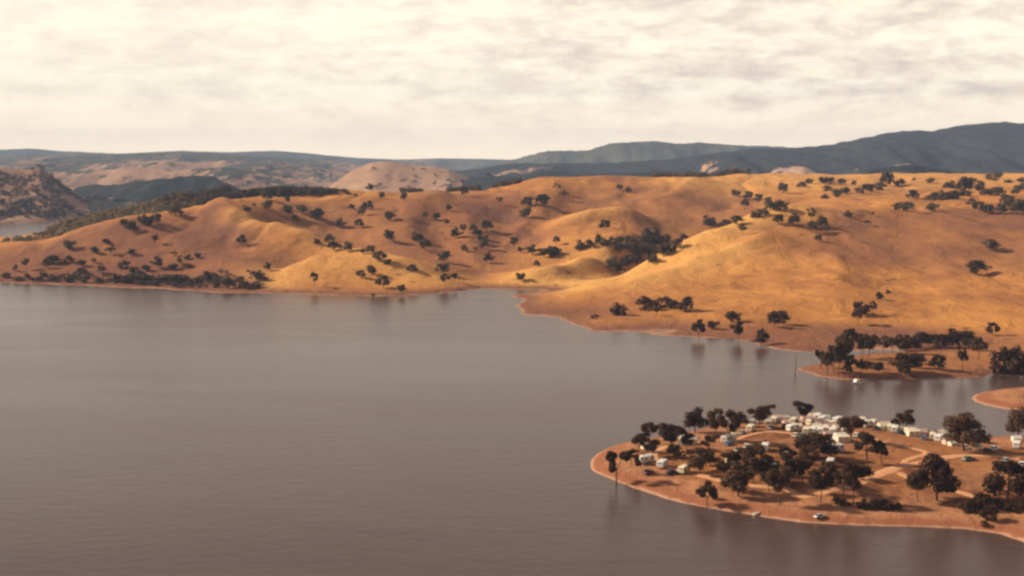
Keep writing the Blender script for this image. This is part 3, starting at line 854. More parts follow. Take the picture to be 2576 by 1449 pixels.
cluster(NEAR, 7, 'on the bare brown face', G_H, M_LEAF_HILL, False, [(1600, 817, 82, 64), (1515, 957, 92, 78)], HY)
cluster(NEAR, 7, 'on the brow of the big hill', G_H, M_LEAF_HILL, False, [(345, 662, 52, 56), (435, 672, 62, 72), (540, 652, 62, 82, 'wispy'), (545, 712, 52, 66), (600, 682, 66, 62), (625, 712, 46, 52), (580, 767, 36, 42), (757, 617, 46, 36, 'bush'), (870, 672, 42, 36, 'wispy'), (895, 617, 32, 26, 'wispy')], HY)
cluster(NEAR, 7, 'along the second rise', G_H, M_LEAF_HILL, False, [(1060, 584, 62, 48), (1110, 587, 62, 54), (1250, 587, 66, 48), (1140, 512, 56, 52), (690, 507, 56, 52), (740, 487, 46, 42), (635, 467, 56, 32, 'bush'), (620, 512, 42, 28, 'bush')], HY)
cluster(NEAR, 7, 'on the pale plateau', G_H, M_LEAF_HILL, False, [(370, 482, 52, 62), (485, 442, 52, 30), (525, 427, 36, 32), (610, 427, 46, 42), (650, 424, 52, 36), (715, 422, 46, 28), (790, 437, 26, 32), (985, 442, 62, 82), (940, 462, 76, 46), (870, 472, 62, 46), (825, 480, 52, 32, 'bush'), (1045, 437, 36, 32), (1075, 432, 36, 36), (1145, 407, 20, 18), (1245, 422, 42, 32)], HY)
cluster(NEAR, 7, 'in the plateau grove', G_H, M_LEAF_HILL, False, [(1355, 447, 62, 42), (1450, 467, 102, 78), (1440, 497, 82, 42, 'bush'), (1260, 517, 72, 42, 'bush'), (1320, 517, 72, 52, 'bush'), (1380, 512, 72, 48, 'bush'), (1535, 482, 62, 72), (1630, 492, 82, 48), (1565, 497, 52, 42), (1620, 402, 82, 46), (1700, 417, 42, 20), (1750, 497, 52, 62), (1785, 472, 52, 52), (1780, 412, 42, 26)], HY)
cluster(NEAR, 7, 'at the right end of the rise', G_H, M_LEAF_HILL, False, [(1490, 562, 52, 52), (1530, 592, 62, 62), (1580, 602, 56, 56), (1660, 602, 62, 62), (1700, 582, 82, 92), (1750, 602, 72, 82), (1790, 602, 62, 82)], HY)
# left hill
G_L = 'trees on the left hillside'
cluster(NEAR, 4, 'high on the left hillside', G_L, M_LEAF_HILL, False, [(620, 1002, 96, 82), (860, 1042, 66, 62), (960, 952, 62, 46), (1190, 1052, 62, 52), (1405, 962, 52, 92), (2190, 967, 76, 92), (1000, 1050, 90, 80, 'wispy')], HY)
cluster(NEAR, 4, 'on the left end of the hillside', G_L, M_LEAF_HILL, False, [(235, 1187, 66, 102), (140, 1202, 46, 62), (470, 1132, 122, 74), (420, 1172, 62, 82), (620, 1122, 92, 62), (250, 1272, 52, 52), (470, 1292, 62, 52), (60, 1260, 70, 45, 'bush'), (360, 1290, 60, 42, 'bush')], HY)
cluster(NEAR, 4, 'halfway up the scrubby hillside', G_L, M_LEAF_HILL, False, [(850, 1122, 42, 42), (740, 1152, 62, 52), (740, 1217, 102, 52, 'bush'), (920, 1217, 62, 72), (1120, 1172, 92, 62), (1200, 1212, 82, 52), (1430, 1172, 82, 102), (1570, 1182, 82, 52), (1700, 1092, 62, 42), (1580, 1062, 60, 40, 'wispy'), (1790, 1082, 52, 46), (1630, 1132, 42, 52), (1700, 1162, 92, 28, 'bush'), (1320, 1200, 70, 55)], HY)
cluster(NEAR, 4, 'along the shaded left shore', G_L, M_LEAF_HILL, False, [(620, 1300, 80, 50, 'bush'), (760, 1300, 90, 60, 'bush'), (900, 1305, 80, 55, 'bush'), (1060, 1295, 82, 72), (1130, 1310, 90, 70), (1190, 1302, 152, 82, 'bush'), (1330, 1305, 92, 74), (1270, 1250, 90, 60), (1430, 1310, 90, 60, 'bush'), (1520, 1305, 102, 74), (1600, 1315, 112, 84), (1680, 1305, 72, 62), (1790, 1325, 72, 74), (1880, 1315, 82, 112), (2070, 1352, 112, 94), (2210, 1355, 82, 74), (1960, 1345, 80, 50, 'bush')], HY)
cluster(NEAR, 4, 'on the left hill crest', G_L, M_LEAF_HILL, False, [(1130, 804, 82, 72), (1190, 842, 82, 92), (1340, 794, 92, 84), (1410, 764, 92, 84), (1590, 694, 112, 84), (1290, 770, 90, 80)], HY)
# wooded spit on the right
G_P = 'trees on the wooded spit'
PY = (455, 560)
cluster(NEAR, 3, 'at the tip of the wooded spit', G_P, M_LEAF_NEAR, False, [(475, 650, 100, 190, 'wispy'), (545, 720, 80, 200, 'wispy'), (540, 690, 92, 170), (610, 700, 92, 230), (655, 722, 112, 280), (700, 702, 112, 290), (680, 520, 92, 180), (755, 560, 104, 255), (770, 692, 82, 152), (760, 742, 62, 122)], PY)
cluster(NEAR, 3, 'in the gap on the spit', G_P, M_LEAF_NEAR, False, [(885, 502, 92, 168), (900, 542, 82, 172), (960, 542, 102, 182), (1010, 482, 72, 144), (1110, 512, 92, 154), (1200, 472, 72, 114)], (455, 600))
cluster(NEAR, 3, 'along the back of the spit', G_P, M_LEAF_NEAR, False, [(1280, 472, 102, 134), (1340, 502, 112, 154), (1400, 482, 102, 124), (1440, 452, 92, 124), (1500, 432, 102, 124), (1560, 422, 82, 104), (1620, 414, 84, 94), (1690, 452, 92, 124), (1740, 442, 102, 114), (1810, 412, 112, 134), (1870, 432, 82, 114), (1950, 392, 112, 100), (1960, 442, 82, 84), (2010, 472, 82, 94), (2060, 562, 102, 190)], (455, 640))
cluster(NEAR, 3, 'near the front of the spit', G_P, M_LEAF_NEAR, False, [(920, 642, 112, 62, 'bush'), (1000, 652, 92, 62, 'bush'), (880, 702, 62, 122), (1060, 692, 72, 92), (1290, 692, 122, 162), (1330, 722, 102, 124), (1380, 682, 132, 154), (1420, 642, 102, 124), (1480, 602, 82, 84), (1650, 662, 112, 124), (1900, 692, 84, 232, 'wispy')], PY)
cluster(NEAR, 3, 'in the dark thicket right of the spit', 'bushes of the thicket beside the spit', M_LEAF_NEAR, False, [(2290, 684, 152, 204, 'bush'), (2400, 564, 162, 104, 'bush'), (2480, 694, 152, 214, 'bush'), (2385, 690, 150, 110, 'bush')], (455, 600))
# camping point
G_C = 'gum trees on the camping point'
CY_ = (235, 460)
cluster(POINT, 1, 'by the left tip of the point', G_C, M_LEAF_NEAR, True, [(405, 1075, 190, 350, 'wispy'), (550, 862, 112, 154, 'wispy'), (620, 962, 64, 204, 'wispy')], CY_)
cluster(POINT, 1, 'on the back of the tip', G_C, M_LEAF_NEAR, True, [(640, 747, 116, 194), (740, 664, 118, 234), (895, 592, 134, 144), (960, 734, 186, 274), (1040, 594, 114, 114), (1060, 822, 62, 102, 'wispy'), (1160, 842, 72, 122, 'wispy')], CY_)
cluster(POINT, 1, 'along the back shore trees', G_C, M_LEAF_NEAR, True, [(1200, 548, 186, 252), (1400, 642, 134, 342), (1540, 662, 156, 332), (1650, 484, 124, 154), (1740, 384, 164, 150), (1840, 502, 152, 224), (1930, 424, 102, 164), (2060, 372, 164, 190), (30, 392, 126, 194, None, 2)], CY_)
cluster(POINT, 2, 'among the back row caravans', G_C, M_LEAF_NEAR, True, [(440, 542, 154, 232), (640, 372, 84, 62, 'bush'), (810, 402, 74, 62, 'bush'), (900, 462, 124, 194), (1140, 490, 40, 50, 'bush')], CY_)
cluster(POINT, 2, 'at the right end of the caravans', G_C, M_LEAF_NEAR, True, [(1390, 612, 290, 318, 'round'), (1550, 544, 84, 64, 'bush'), (1850, 504, 190, 250, 'round')], CY_)
cluster(POINT, 1, 'around the inner lawn', G_C, M_LEAF_NEAR, True, [(1340, 734, 160, 160, 'wispy'), (1900, 662, 46, 50, 'bush'), (1990, 872, 82, 62, 'bush'), (2120, 832, 156, 154, 'wispy'), (130, 684, 250, 220, 'round', 2)], CY_)
cluster(POINT, 1, 'in the middle grove', G_C, M_LEAF_NEAR, True, [(1240, 962, 196, 264), (1480, 1002, 116, 174), (1630, 1184, 250, 334), (1790, 1064, 210, 390), (1960, 1062, 204, 184), (2050, 1272, 190, 404), (1940, 1140, 110, 240), (2200, 1064, 124, 284), (20, 884, 126, 204, None, 2), (110, 984, 84, 204, None, 2), (175, 1054, 154, 304, None, 2)], CY_)
cluster(POINT, 1, 'filling gaps in the camp grove', G_C, M_LEAF_NEAR, True, [(770, 800, 130, 190), (980, 800, 110, 150), (1120, 720, 120, 170), (1560, 930, 140, 200), (1700, 930, 150, 230), (1880, 980, 140, 230), (1350, 880, 120, 150), (2150, 990, 130, 230), (60, 790, 130, 220, None, 2), (245, 910, 120, 210, None, 2)], CY_)
cluster(POINT, 2, 'right of the sandy track', G_C, M_LEAF_NEAR, True, [(370, 984, 154, 224), (455, 1064, 150, 350), (540, 860, 110, 130)], CY_)
cluster(POINT, 2, 'on the open lawn', G_C, M_LEAF_NEAR, True, [(570, 722, 174, 264, 'wispy'), (690, 722, 84, 194, 'wispy')], CY_)
cluster(POINT, 1, 'on the front beach', G_C, M_LEAF_NEAR, True, [(1320, 1290, 160, 250, 'tall'), (1395, 1212, 54, 74, 'bush')], CY_)
cluster(POINT, 2, 'on the brown slope at right', G_C, M_LEAF_NEAR, True, [(1000, 1042, 134, 274), (1160, 1034, 280, 390, 'round'), (1760, 1044, 270, 340, 'round'), (1590, 972, 84, 124, 'wispy')], CY_)
cluster(POINT, 2, 'in the front shrub row', 'low bushes in the front shrub row', M_LEAF_NEAR, True, [(310, 1064, 64, 62, 'bush'), (380, 1078, 74, 52, 'bush'), (540, 1104, 84, 84, 'bush'), (650, 1108, 94, 84, 'bush'), (740, 1108, 94, 78, 'bush'), (830, 1114, 74, 64, 'bush')], CY_)
cluster(POINT, 2, 'by the right hand shore', 'bushes by the right hand shore', M_LEAF_NEAR, True, [(1420, 1124, 126, 114, 'bush'), (1560, 1104, 156, 124, 'bush'), (1610, 1204, 114, 124, 'bush'), (1700, 1104, 104, 84, 'bush'), (1780, 1124, 84, 64, 'bush'), (1870, 1134, 114, 94, 'bush'), (1568, 1252, 60, 40, 'bush')], CY_)

# dead trunk standing in the water off the spit
X, Y, _ = at_z(*px(3, 218, 694), 0)
V, Q = tube([(0, 0, -2), (0.05, 0, 2), (0.15, 0.1, 5), (0.1, 0, 7.6)], [0.28, 0.22, 0.15, 0.05])
v2, q2 = tube([(0.12, 0.08, 4.2), (0.9, 0.2, 5.2), (1.2, 0.2, 6.0)], [0.09, 0.06, 0.02])
Q = list(Q) + [tuple(i + len(V) for i in f) for f in q2]
o = mesh_obj('dead_tree', V + v2, Q, M_GREY_BARK)
o.location = (X, Y, 0)
tag(o, 'bare dead trunk standing in the water off the wooded spit', 'tree')


# woods that read as one mass
def woods(name, label, spots, leafm, n=110):
    rs = np.random.RandomState(len(spots))
    base = [tree_shape(k, 900 + i, n, 0.085)[:2] for i, k in enumerate(('round', 'wide', 'bush', 'round', 'tall'))]
    CO, QQ, off = [], [], 0
    for x, y, z, wd, ht in spots:
        co, q = base[rs.randint(len(base))]
        a = rs.rand() * 6.283
        c, s = math.cos(a), math.sin(a)
        CO.append(np.stack([(co[:, 0] * c - co[:, 1] * s) * wd + x, (co[:, 0] * s + co[:, 1] * c) * wd + y, (co[:, 2] - 0.12) * ht + z], -1))
        QQ.append(q + off)
        off += len(co)
    me = quads_mesh(name, np.concatenate(CO), np.concatenate(QQ), leafm)
    o = bpy.data.objects.new(name, me)
    COL.objects.link(o)
    return tag(o, label, 'woods', None, 'stuff')


rs = np.random.RandomState(3)
ss = []
while len(ss) < 330:
    u, v = rs.uniform(-250, 665), 0
    y = rs.uniform(770, 850)
    x = at_y(u, 600, y)[0]
    z = float(NEAR.z(x, y))
    if z < 0.5 or z > 7 or rs.rand() < z / 8 or fbm(np.array(x / 25), np.array(y / 25), 19, 2) < 0.42:
        continue
    wd = rs.uniform(2.0, 4.6)
    ss.append((x, y, z, wd, wd * rs.uniform(0.5, 0.9)))
woods('shore_scrub', 'low brownish scrub along the shaded left shore', ss, M_LEAF_FAR, 60)
sp, sd = [], []
while len(sp) + len(sd) < 900:
    u = rs.uniform(-260, 585)
    y = rs.uniform(1060, 1340)
    x = at_y(u, 600, y)[0]
    z = float(NEAR.z(x, y))
    lo = np.interp(u, [-300, 0, 250, 450, 585], [1050, 1050, 1080, 1120, 1190])
    if y < lo or z < 0.6 or (u < 130 and y > 1190):
        continue
    if rs.rand() < 0.25 + 0.0 * u and fbm(np.array(x / 60), np.array(y / 60), 7, 3) < 0.5:
        continue
    wd = rs.uniform(6, 10) if u > 130 else rs.uniform(4, 6.5)
    dark = u > 440 + rs.normal() * 60
    (sd if dark else sp).append((x, y, z, wd, wd * rs.uniform(0.7, 1.05)))
woods('bushland', 'olive scrub covering the spur behind the left hill', sp, M_LEAF_OLIVE)
for i in range(420):
    u = rs.uniform(560, 900)
    y = rs.uniform(1180, 1330)
    x = at_y(u, 600, y)[0]
    z = float(NEAR.z(x, y))
    top = np.interp(u, [560, 620, 700, 800, 860, 900], [492, 480, 470, 473, 478, 486])
    zt = at_y(u, top, y)[2]
    hh = min(11.0, zt - z + 2)
    if z + 2 < zt and hh > 3:
        sd.append((x, y, z, rs.uniform(7, 10), hh * rs.uniform(0.8, 1.05)))
woods('skyline_woods', 'dark wood along the skyline above the left valley', sd, M_LEAF_HILL)
sb = []
for u0, u1, y0, y1, hh, n in [(1130, 1205, 1290, 1340, 7, 30), (1240, 1310, 1300, 1350, 6, 26), (1640, 1780, 1390, 1470, 7, 40), (1785, 1880, 1460, 1520, 8, 40), (1010, 1060, 1240, 1290, 6, 14)]:
    for i in range(n):
        u, y = rs.uniform(u0, u1), rs.uniform(y0, y1)
        x = at_y(u, 600, y)[0]
        sb.append((x, y, float(NEAR.z(x, y)), rs.uniform(6, 9), hh * rs.uniform(0.7, 1.1)))
woods('ridge_scrub', 'dark scrub fringe behind the crest of the golden hills', sb, M_LEAF_HILL)
sf = []
for i in range(2200):
    u, y = rs.uniform(-300, 560), rs.uniform(1515, 2040)
    x = at_y(u, 600, y)[0]
    z = float(FAR.z(x, y))
    if z < 1 or fbm(np.array(x / 90), np.array(y / 130), 77, 3) < 0.50:
        continue
    wd = rs.uniform(4.5, 8)
    sf.append((x, y, z, wd, wd * rs.uniform(0.7, 1.1)))
woods('far_bushland', 'mottled bush on the purple hill across the far arm of the lake', sf, M_LEAF_FAR, 50)
sf = []
for i in range(150):
    u, y = rs.uniform(830, 1240), rs.uniform(2000, 2680)
    x = at_y(u, 600, y)[0]
    z = float(FAR.z(x, y))
    if z < 20 or rs.rand() < 0.55:
        continue
    wd = rs.uniform(7, 11)
    sf.append((x, y, z, wd, wd * 0.8))
woods('far_trees', 'sparse trees dotted over the bare brown hill beyond the skyline', sf, M_LEAF_FAR, 50)

# ------------------------------------------------------------------ tracks on the point
def track(label, tile_pts, width):
    pts = [POINT.hit(*px(*p), *CY_) for p in tile_pts]
    P = np.array([p[:2] for p in pts])
    d = np.concatenate([[0], np.cumsum(np.hypot(*np.diff(P, axis=0).T))])
    m = max(8, int(d[-1] / 0.8))
    s = np.linspace(0, d[-1], m)
    x, y = np.interp(s, d, P[:, 0]), np.interp(s, d, P[:, 1])
    ker = np.ones(9) / 9
    if m > 20:
        xp, yp = np.pad(x, 4, 'edge'), np.pad(y, 4, 'edge')
        x, y = np.convolve(xp, ker, 'valid'), np.convolve(yp, ker, 'valid')
    tx, ty = np.gradient(x), np.gradient(y)
    L = np.hypot(tx, ty) + 1e-9
    nx, ny = -ty / L, tx / L
    k = np.linspace(-0.5, 0.5, 6)
    wv = width * (0.85 + 0.5 * (fbm(s / 6, s * 0 + 3.3, 5, 3) - 0.3))[:, None]
    Xg = x[:, None] + nx[:, None] * k * wv
    Yg = y[:, None] + ny[:, None] * k * wv
    Zg = POINT.z(Xg, Yg) + 0.09
    Zg[:, 0] -= 0.11
    Zg[:, -1] -= 0.11
    o = grid_mesh('dirt_track', Xg, Yg, Zg, M_TRACK)
    tag(o, label, None, None, 'structure')


track('pale dirt track looping past the tip of the point', [(1, 1130, 640), (1, 900, 680), (1, 790, 735), (1, 760, 790), (1, 850, 880), (1, 1100, 935), (1, 1300, 985), (1, 1480, 1030), (1, 1800, 1085), (1, 2100, 1085), (2, 0, 1015), (2, 200, 970), (2, 360, 920)], 2.8)
track('wide sandy track climbing across the point', [(2, 330, 935), (2, 470, 890), (2, 580, 850), (2, 700, 800), (2, 830, 750), (2, 1000, 718), (2, 1150, 690), (2, 1300, 655), (2, 1500, 650), (2, 1700, 665), (2, 1900, 685)], 3.6)
track('faint dirt track below the back row', [(2, 880, 740), (2, 890, 690), (2, 1120, 635), (2, 960, 590), (2, 820, 560), (2, 700, 535), (2, 600, 500)], 2.0)
track('thin dirt track down the brown slope', [(2, 830, 790), (2, 950, 865), (2, 1180, 920), (2, 1450, 990), (2, 1640, 1060), (2, 1760, 1150)], 2.0)
track('curved dirt track around the inner lawn', [(1, 1580, 660), (1, 1640, 600), (1, 1750, 560), (1, 1950, 528), (1, 2150, 545), (2, 60, 500)], 2.0)

# ------------------------------------------------------------------ vehicles and tents
WHITE = plain('white_paint', (0.74, 0.69, 0.60), 0.4, 0.4, 0.10)
CREAM = plain('cream_paint', (0.74, 0.62, 0.44), 0.5, 0.3, 0.08)
PINKISH = plain('faded_canvas', (0.66, 0.45, 0.36), 0.8, 0.1, 0.12)
CANVAS = plain('cream_canvas', (0.74, 0.63, 0.47), 0.85, 0.1, 0.1)
GREYCAN = plain('grey_canvas', (0.38, 0.34, 0.32), 0.85, 0.1, 0.1)
GLASS = plain('dark_window_glass', (0.025, 0.025, 0.03), 0.1, 0.5, 0.1)
TYRE = plain('black_rubber', (0.02, 0.02, 0.02), 0.9, 0.1, 0.1)
STEEL = plain('dull_steel', (0.25, 0.24, 0.23), 0.5, 0.4, 0.2, 0.6)
STRIPE = plain('blue_grey_stripe', (0.16, 0.17, 0.24), 0.5, 0.3, 0.1)
BROWNS = plain('brown_stripe', (0.24, 0.10, 0.05), 0.5, 0.3, 0.1)
LAMP = plain('lamp_glass', (0.75, 0.72, 0.65), 0.2, 0.5, 0.03)
CARCOL = {'white': WHITE, 'cream': CREAM, 'dark': plain('dark_car_paint', (0.035, 0.025, 0.03), 0.35, 0.5, 0.1), 'red': plain('dark_red_car_paint', (0.16, 0.03, 0.025), 0.35, 0.5, 0.1),
          'grey': plain('grey_car_paint', (0.20, 0.19, 0.20), 0.35, 0.5, 0.1), 'blue': plain('blue_car_paint', (0.12, 0.15, 0.25), 0.35, 0.5, 0.1), 'green': plain('green_car_paint', (0.10, 0.14, 0.09), 0.35, 0.5, 0.1),
          'pale': plain('pale_car_paint', (0.36, 0.36, 0.32), 0.35, 0.5, 0.1)}


def profile_solid(prof, y0, y1, inset=0.0):
    """side outline (x, z) given a width, edges drawn in a little at the flanks"""
    n = len(prof)
    cx = sum(p[0] for p in prof) / n
    cz = sum(p[1] for p in prof) / n
    V, Fc = [], []
    for y, k in ((y0, 1 - inset), (y0 + 0.12, 1.0), (y1 - 0.12, 1.0), (y1, 1 - inset)):
        for (x, z) in prof:
            V.append((cx + (x - cx) * k, y, cz + (z - cz) * k))
    for r in range(3):
        for i in range(n):
            j = (i + 1) % n
            Fc.append((r * n + i, r * n + j, (r + 1) * n + j, (r + 1) * n + i))
    Fc.append(tuple(range(n)))
    Fc.append(tuple(range(4 * n - 1, 3 * n - 1, -1)))
    return V, Fc


def box(cx, cy, cz, lx, ly, lz):
    V = [(cx + sx * lx / 2, cy + sy * ly / 2, cz + sz * lz / 2) for sx in (-1, 1) for sy in (-1, 1) for sz in (-1, 1)]
    return V, [(0, 1, 3, 2), (4, 6, 7, 5), (0, 4, 5, 1), (2, 3, 7, 6), (0, 2, 6, 4), (1, 5, 7, 3)]


def join(*parts):
    V, Fc = [], []
    for v, f in parts:
        o = len(V)
        V += list(v)
        Fc += [tuple(i + o for i in q) for q in f]
    return V, Fc


def wheel(x, y, r=0.32, wd=0.2):
    V, Fc, n = [], [], 14
    for yy in (y - wd / 2, y + wd / 2):
        for k in range(n):
            a = 2 * math.pi * k / n
            V.append((x + r * math.cos(a), yy, r + r * math.sin(a)))
    for k in range(n):
        Fc.append((k, (k + 1) % n, n + (k + 1) % n, n + k))
    Fc += [tuple(range(n - 1, -1, -1)), tuple(range(n, 2 * n))]
    return V, Fc


def root(name):
    o = bpy.data.objects.new(name, None)
    COL.objects.link(o)
    return o


def copy_tree(o, parent=None):
    c = o.copy()
    COL.objects.link(c)
    c.parent = parent
    for ch in list(o.children):
        copy_tree(ch, c)
    return c


def build_caravan(body, stripe, annexe=None):
    r = root('caravan')
    L = 4.6
    prof = [(-2.3, 0.75), (-2.2, 0.45), (2.1, 0.45), (2.3, 0.8), (2.28, 1.5), (2.05, 2.25), (1.7, 2.42), (-1.8, 2.42), (-2.15, 2.2), (-2.32, 1.5)]
    mesh_obj('body', *profile_solid(prof, -1.05, 1.05, 0.05), body, r)
    mesh_obj('roof_vent', *box(0.2, 0, 2.47, 0.6, 0.6, 0.12), body, r)
    for s in (-1, 1):
        mesh_obj('stripe', *box(0, s * 1.052, 0.95, 4.3, 0.02, 0.26), stripe, r)
        mesh_obj('window', *box(-1.25, s * 1.055, 1.62, 1.1, 0.03, 0.55), GLASS, r)
        mesh_obj('window', *box(1.35, s * 1.055, 1.62, 0.9, 0.03, 0.55), GLASS, r)
        mesh_obj('window', *box(s * 2.235, 0, 1.7, 0.12, 1.4, 0.5), GLASS, r)
        mesh_obj('wheel', *wheel(-0.1, s * 0.95), TYRE, r)
    d = mesh_obj('door', *box(0.25, -1.06, 1.35, 0.62, 0.03, 1.65), CREAM if body is WHITE else WHITE, r)
    mesh_obj('handle', *box(0.48, -1.085, 1.3, 0.10, 0.04, 0.05), STEEL, d)
    mesh_obj('drawbar', *join(box(2.75, 0.0, 0.5, 1.1, 0.10, 0.10), box(3.25, 0, 0.28, 0.08, 0.08, 0.56)), STEEL, r)
    if annexe:
        V = [(-2.2, -1.07, 2.3), (2.1, -1.07, 2.3), (2.1, -3.3, 1.95), (-2.2, -3.3, 1.95), (-2.2, -1.07, 2.22), (2.1, -1.07, 2.22), (2.1, -3.3, 1.88), (-2.2, -3.3, 1.88)]
        a = mesh_obj('annexe', V, [(0, 3, 2, 1), (4, 5, 6, 7), (0, 1, 5, 4), (1, 2, 6, 5), (2, 3, 7, 6), (3, 0, 4, 7)], annexe, r)
        for k in range(5):
            mesh_obj('wall_panel', *box(-1.78 + 0.86 * k, -3.28, 0.95, 0.70, 0.03, 1.84), annexe if k % 2 == 0 else PINKISH, a)
        for s in (-2.17, 2.07):
            mesh_obj('wall_panel', *box(s, -2.2, 1.0, 0.03, 2.1, 1.9), annexe, a)
    return r


def build_car(paint):
    r = root('car')
    prof = [(-2.2, 0.45), (-2.1, 0.28), (2.05, 0.28), (2.2, 0.48), (2.18, 0.72), (2.0, 0.82), (0.95, 0.90), (-1.45, 0.92), (-2.1, 0.88), (-2.22, 0.7)]
    mesh_obj('body', *profile_solid(prof, -0.84, 0.84, 0.05), paint, r)
    cab = [(-1.55, 0.88), (1.0, 0.88), (0.35, 1.36), (-1.1, 1.36)]
    mesh_obj('window', *profile_solid(cab, -0.74, 0.74, 0.10), GLASS, r)
    mesh_obj('roof', *profile_solid([(-1.2, 1.34), (0.42, 1.34), (0.25, 1.43), (-1.0, 1.43)], -0.70, 0.70, 0.05), paint, r)
    for x in (-1.35, 1.35):
        for s in (-1, 1):
            mesh_obj('wheel', *wheel(x, s * 0.76, 0.31, 0.19), TYRE, r)
    for x in (-2.24, 2.24):
        mesh_obj('bumper', *box(x, 0, 0.46, 0.10, 1.6, 0.14), STEEL, r)
    for s in (-1, 1):
        mesh_obj('headlight', *box(2.19, s * 0.6, 0.66, 0.06, 0.28, 0.16), LAMP, r)
    return r


def build_tent(can, wall):
    r = root('tent')
    a, b, h, e = 1.9, 1.6, 2.3, 1.7
    V = [(-a, -b, 0), (a, -b, 0), (a, b, 0), (-a, b, 0), (-a, -b, e), (a, -b, e), (a, b, e), (-a, b, e), (-a, 0, h + 0.35), (a, 0, h + 0.35)]
    mesh_obj('wall', V, [(0, 1, 5, 4), (2, 3, 7, 6), (0, 4, 8, 7, 3), (1, 2, 6, 9, 5)], wall, r)
    q = 0.25
    V = [(-a - q, -b - q, e - 0.12), (a + q, -b - q, e - 0.12), (a + q, 0, h + 0.42), (-a - q, 0, h + 0.42), (a + q, b + q, e - 0.12), (-a - q, b + q, e - 0.12)]
    V += [(x, y, z - 0.05) for x, y, z in V]
    mesh_obj('roof', V, [(0, 1, 2, 3), (3, 2, 4, 5), (7, 6, 9, 8), (8, 9, 11, 10), (0, 6, 7, 1), (4, 10, 11, 5), (1, 7, 8, 2), (2, 8, 10, 4), (3, 9, 6, 0), (5, 11, 9, 3)], can, r)
    mesh_obj('door_flap', [(-0.5, -b - 0.02, 0.05), (0.5, -b - 0.02, 0.05), (0.35, -b - 0.05, 1.55), (-0.35, -b - 0.05, 1.55), (-0.5, -b + 0.02, 0.05), (0.5, -b + 0.02, 0.05), (0.35, -b + 0.02, 1.55), (-0.35, -b + 0.02, 1.55)],
             [(0, 1, 2, 3), (7, 6, 5, 4), (0, 4, 5, 1), (3, 2, 6, 7), (1, 5, 6, 2), (0, 3, 7, 4)], GREYCAN, r)
    for sx in (-1, 1):
        v, q2 = tube([(sx * (a + q - 0.05), -b - q - 0.0, 0), (sx * (a + q - 0.05), -b - q, e - 0.15)], [0.03, 0.03], 5)
        mesh_obj('pole', v, q2, STEEL, r)
    return r


LIB = {}


def get(kind, col):
    key = (kind, col)
    if key not in LIB:
        if kind == 'caravan':
            p = build_caravan(WHITE if col == 'white' else CREAM, STRIPE if col == 'white' else BROWNS)
        elif kind == 'annexe':
            p = build_caravan(WHITE if col == 'white' else CREAM, BROWNS, CANVAS)
        elif kind == 'car':
            p = build_car(CARCOL[col])
        else:
            p = build_tent({'cream': CANVAS, 'pink': PINKISH, 'white': WHITE, 'grey': GREYCAN}[col], CANVAS if col != 'pink' else PINKISH)
        LIB[key] = p
        return p
    return copy_tree(LIB[key])


DIM = {'caravan': (4.6, 2.1), 'annexe': (4.6, 3.4), 'car': (4.4, 1.7), 'tent': (4.3, 3.7)}
WORD = {'caravan': 'caravan', 'annexe': 'caravan with canvas annexe', 'car': 'car', 'tent': 'canvas tent'}


def camp(where, group, rows):
    made = []
    for r in rows:
        tile, x, y, wd, kind, col = r[:6]
        u, v = px(tile, x, y)
        X, Y, Zg = POINT.hit(u, v, *CY_)
        app = wd / (TILE[tile][2] * 1.490683) * Y / F
        L, W = DIM[kind]
        k = min(1.0, max(0.0, (app - W) / (L - W)))
        yaw = math.acos(k) * (1 if R.random() < 0.5 else -1) * 0.92
        if kind != 'annexe' and R.random() < 0.5:
            yaw += math.pi
        o = get(kind, col)
        o.location = (X, Y + W * 0.5, float(POINT.z(X, Y + W * 0.5)) - 0.02)
        o.rotation_euler = (0, 0, yaw)
        if kind != 'tent':
            o.scale = (0.83,) * 3
        if kind == 'tent':
            s = min(1.25, max(0.6, app / L * (1.0 if k > 0 else 1.0)))
            o.scale = (s, s, s)
            o.rotation_euler = (0, 0, R.uniform(-0.5, 0.5))
        if len(r) > 6:
            o.rotation_euler = (0, 0, math.radians(r[6]))
        if len(r) > 7:
            o.scale = (r[7],) * 3
        made.append((u, v, o, kind, col))
    made.sort(key=lambda m: (m[0], m[1]))
    n = len(made)
    cw = {'dark': 'dark', 'red': 'dark red', 'pale': 'pale grey', 'pink': 'faded pink'}
    for i, (u, v, o, kind, col) in enumerate(made):
        pos_ = 'leftmost' if i == 0 else ('rightmost' if i == n - 1 else ORD[i] + ' from left')
        tag(o, f'{cw.get(col, col)} {WORD[kind]}, {pos_} of {NUM[n]} {where}', {'annexe': 'caravan'}.get(kind, kind), group)


G1 = 'caravans, cars and tents of the camp'
camp('along the tip track', G1, [('A', 300, 1120, 250, 'caravan', 'white', 35), ('A', 670, 1245, 200, 'caravan', 'white', 62), ('A', 920, 1400, 300, 'car', 'dark', 15), ('A', 1180, 1375, 220, 'caravan', 'cream', 55, 0.8),
                                 ('A', 330, 1395, 200, 'car', 'red', 50)])
camp('behind the tip trees', G1, [('A', 765, 575, 110, 'caravan', 'cream', 70, 0.8), ('A', 270, 800, 100, 'tent', 'cream', 20, 0.55), ('A', 370, 755, 130, 'car', 'grey', 60)])
camp('left of the inner lawn', G1, [('A', 1260, 700, 340, 'tent', 'cream', 20, 1.1), ('A', 2340, 1235, 480, 'annexe', 'cream', -6), ('A', 2180, 640, 200, 'caravan', 'white', 60), ('A', 2330, 600, 180, 'caravan', 'cream', 70), ('A', 2245, 705, 180, 'car', 'blue', 50),
                                    ('B', 230, 985, 260, 'car', 'dark', 40), ('B', 395, 890, 130, 'car', 'cream', 70)])
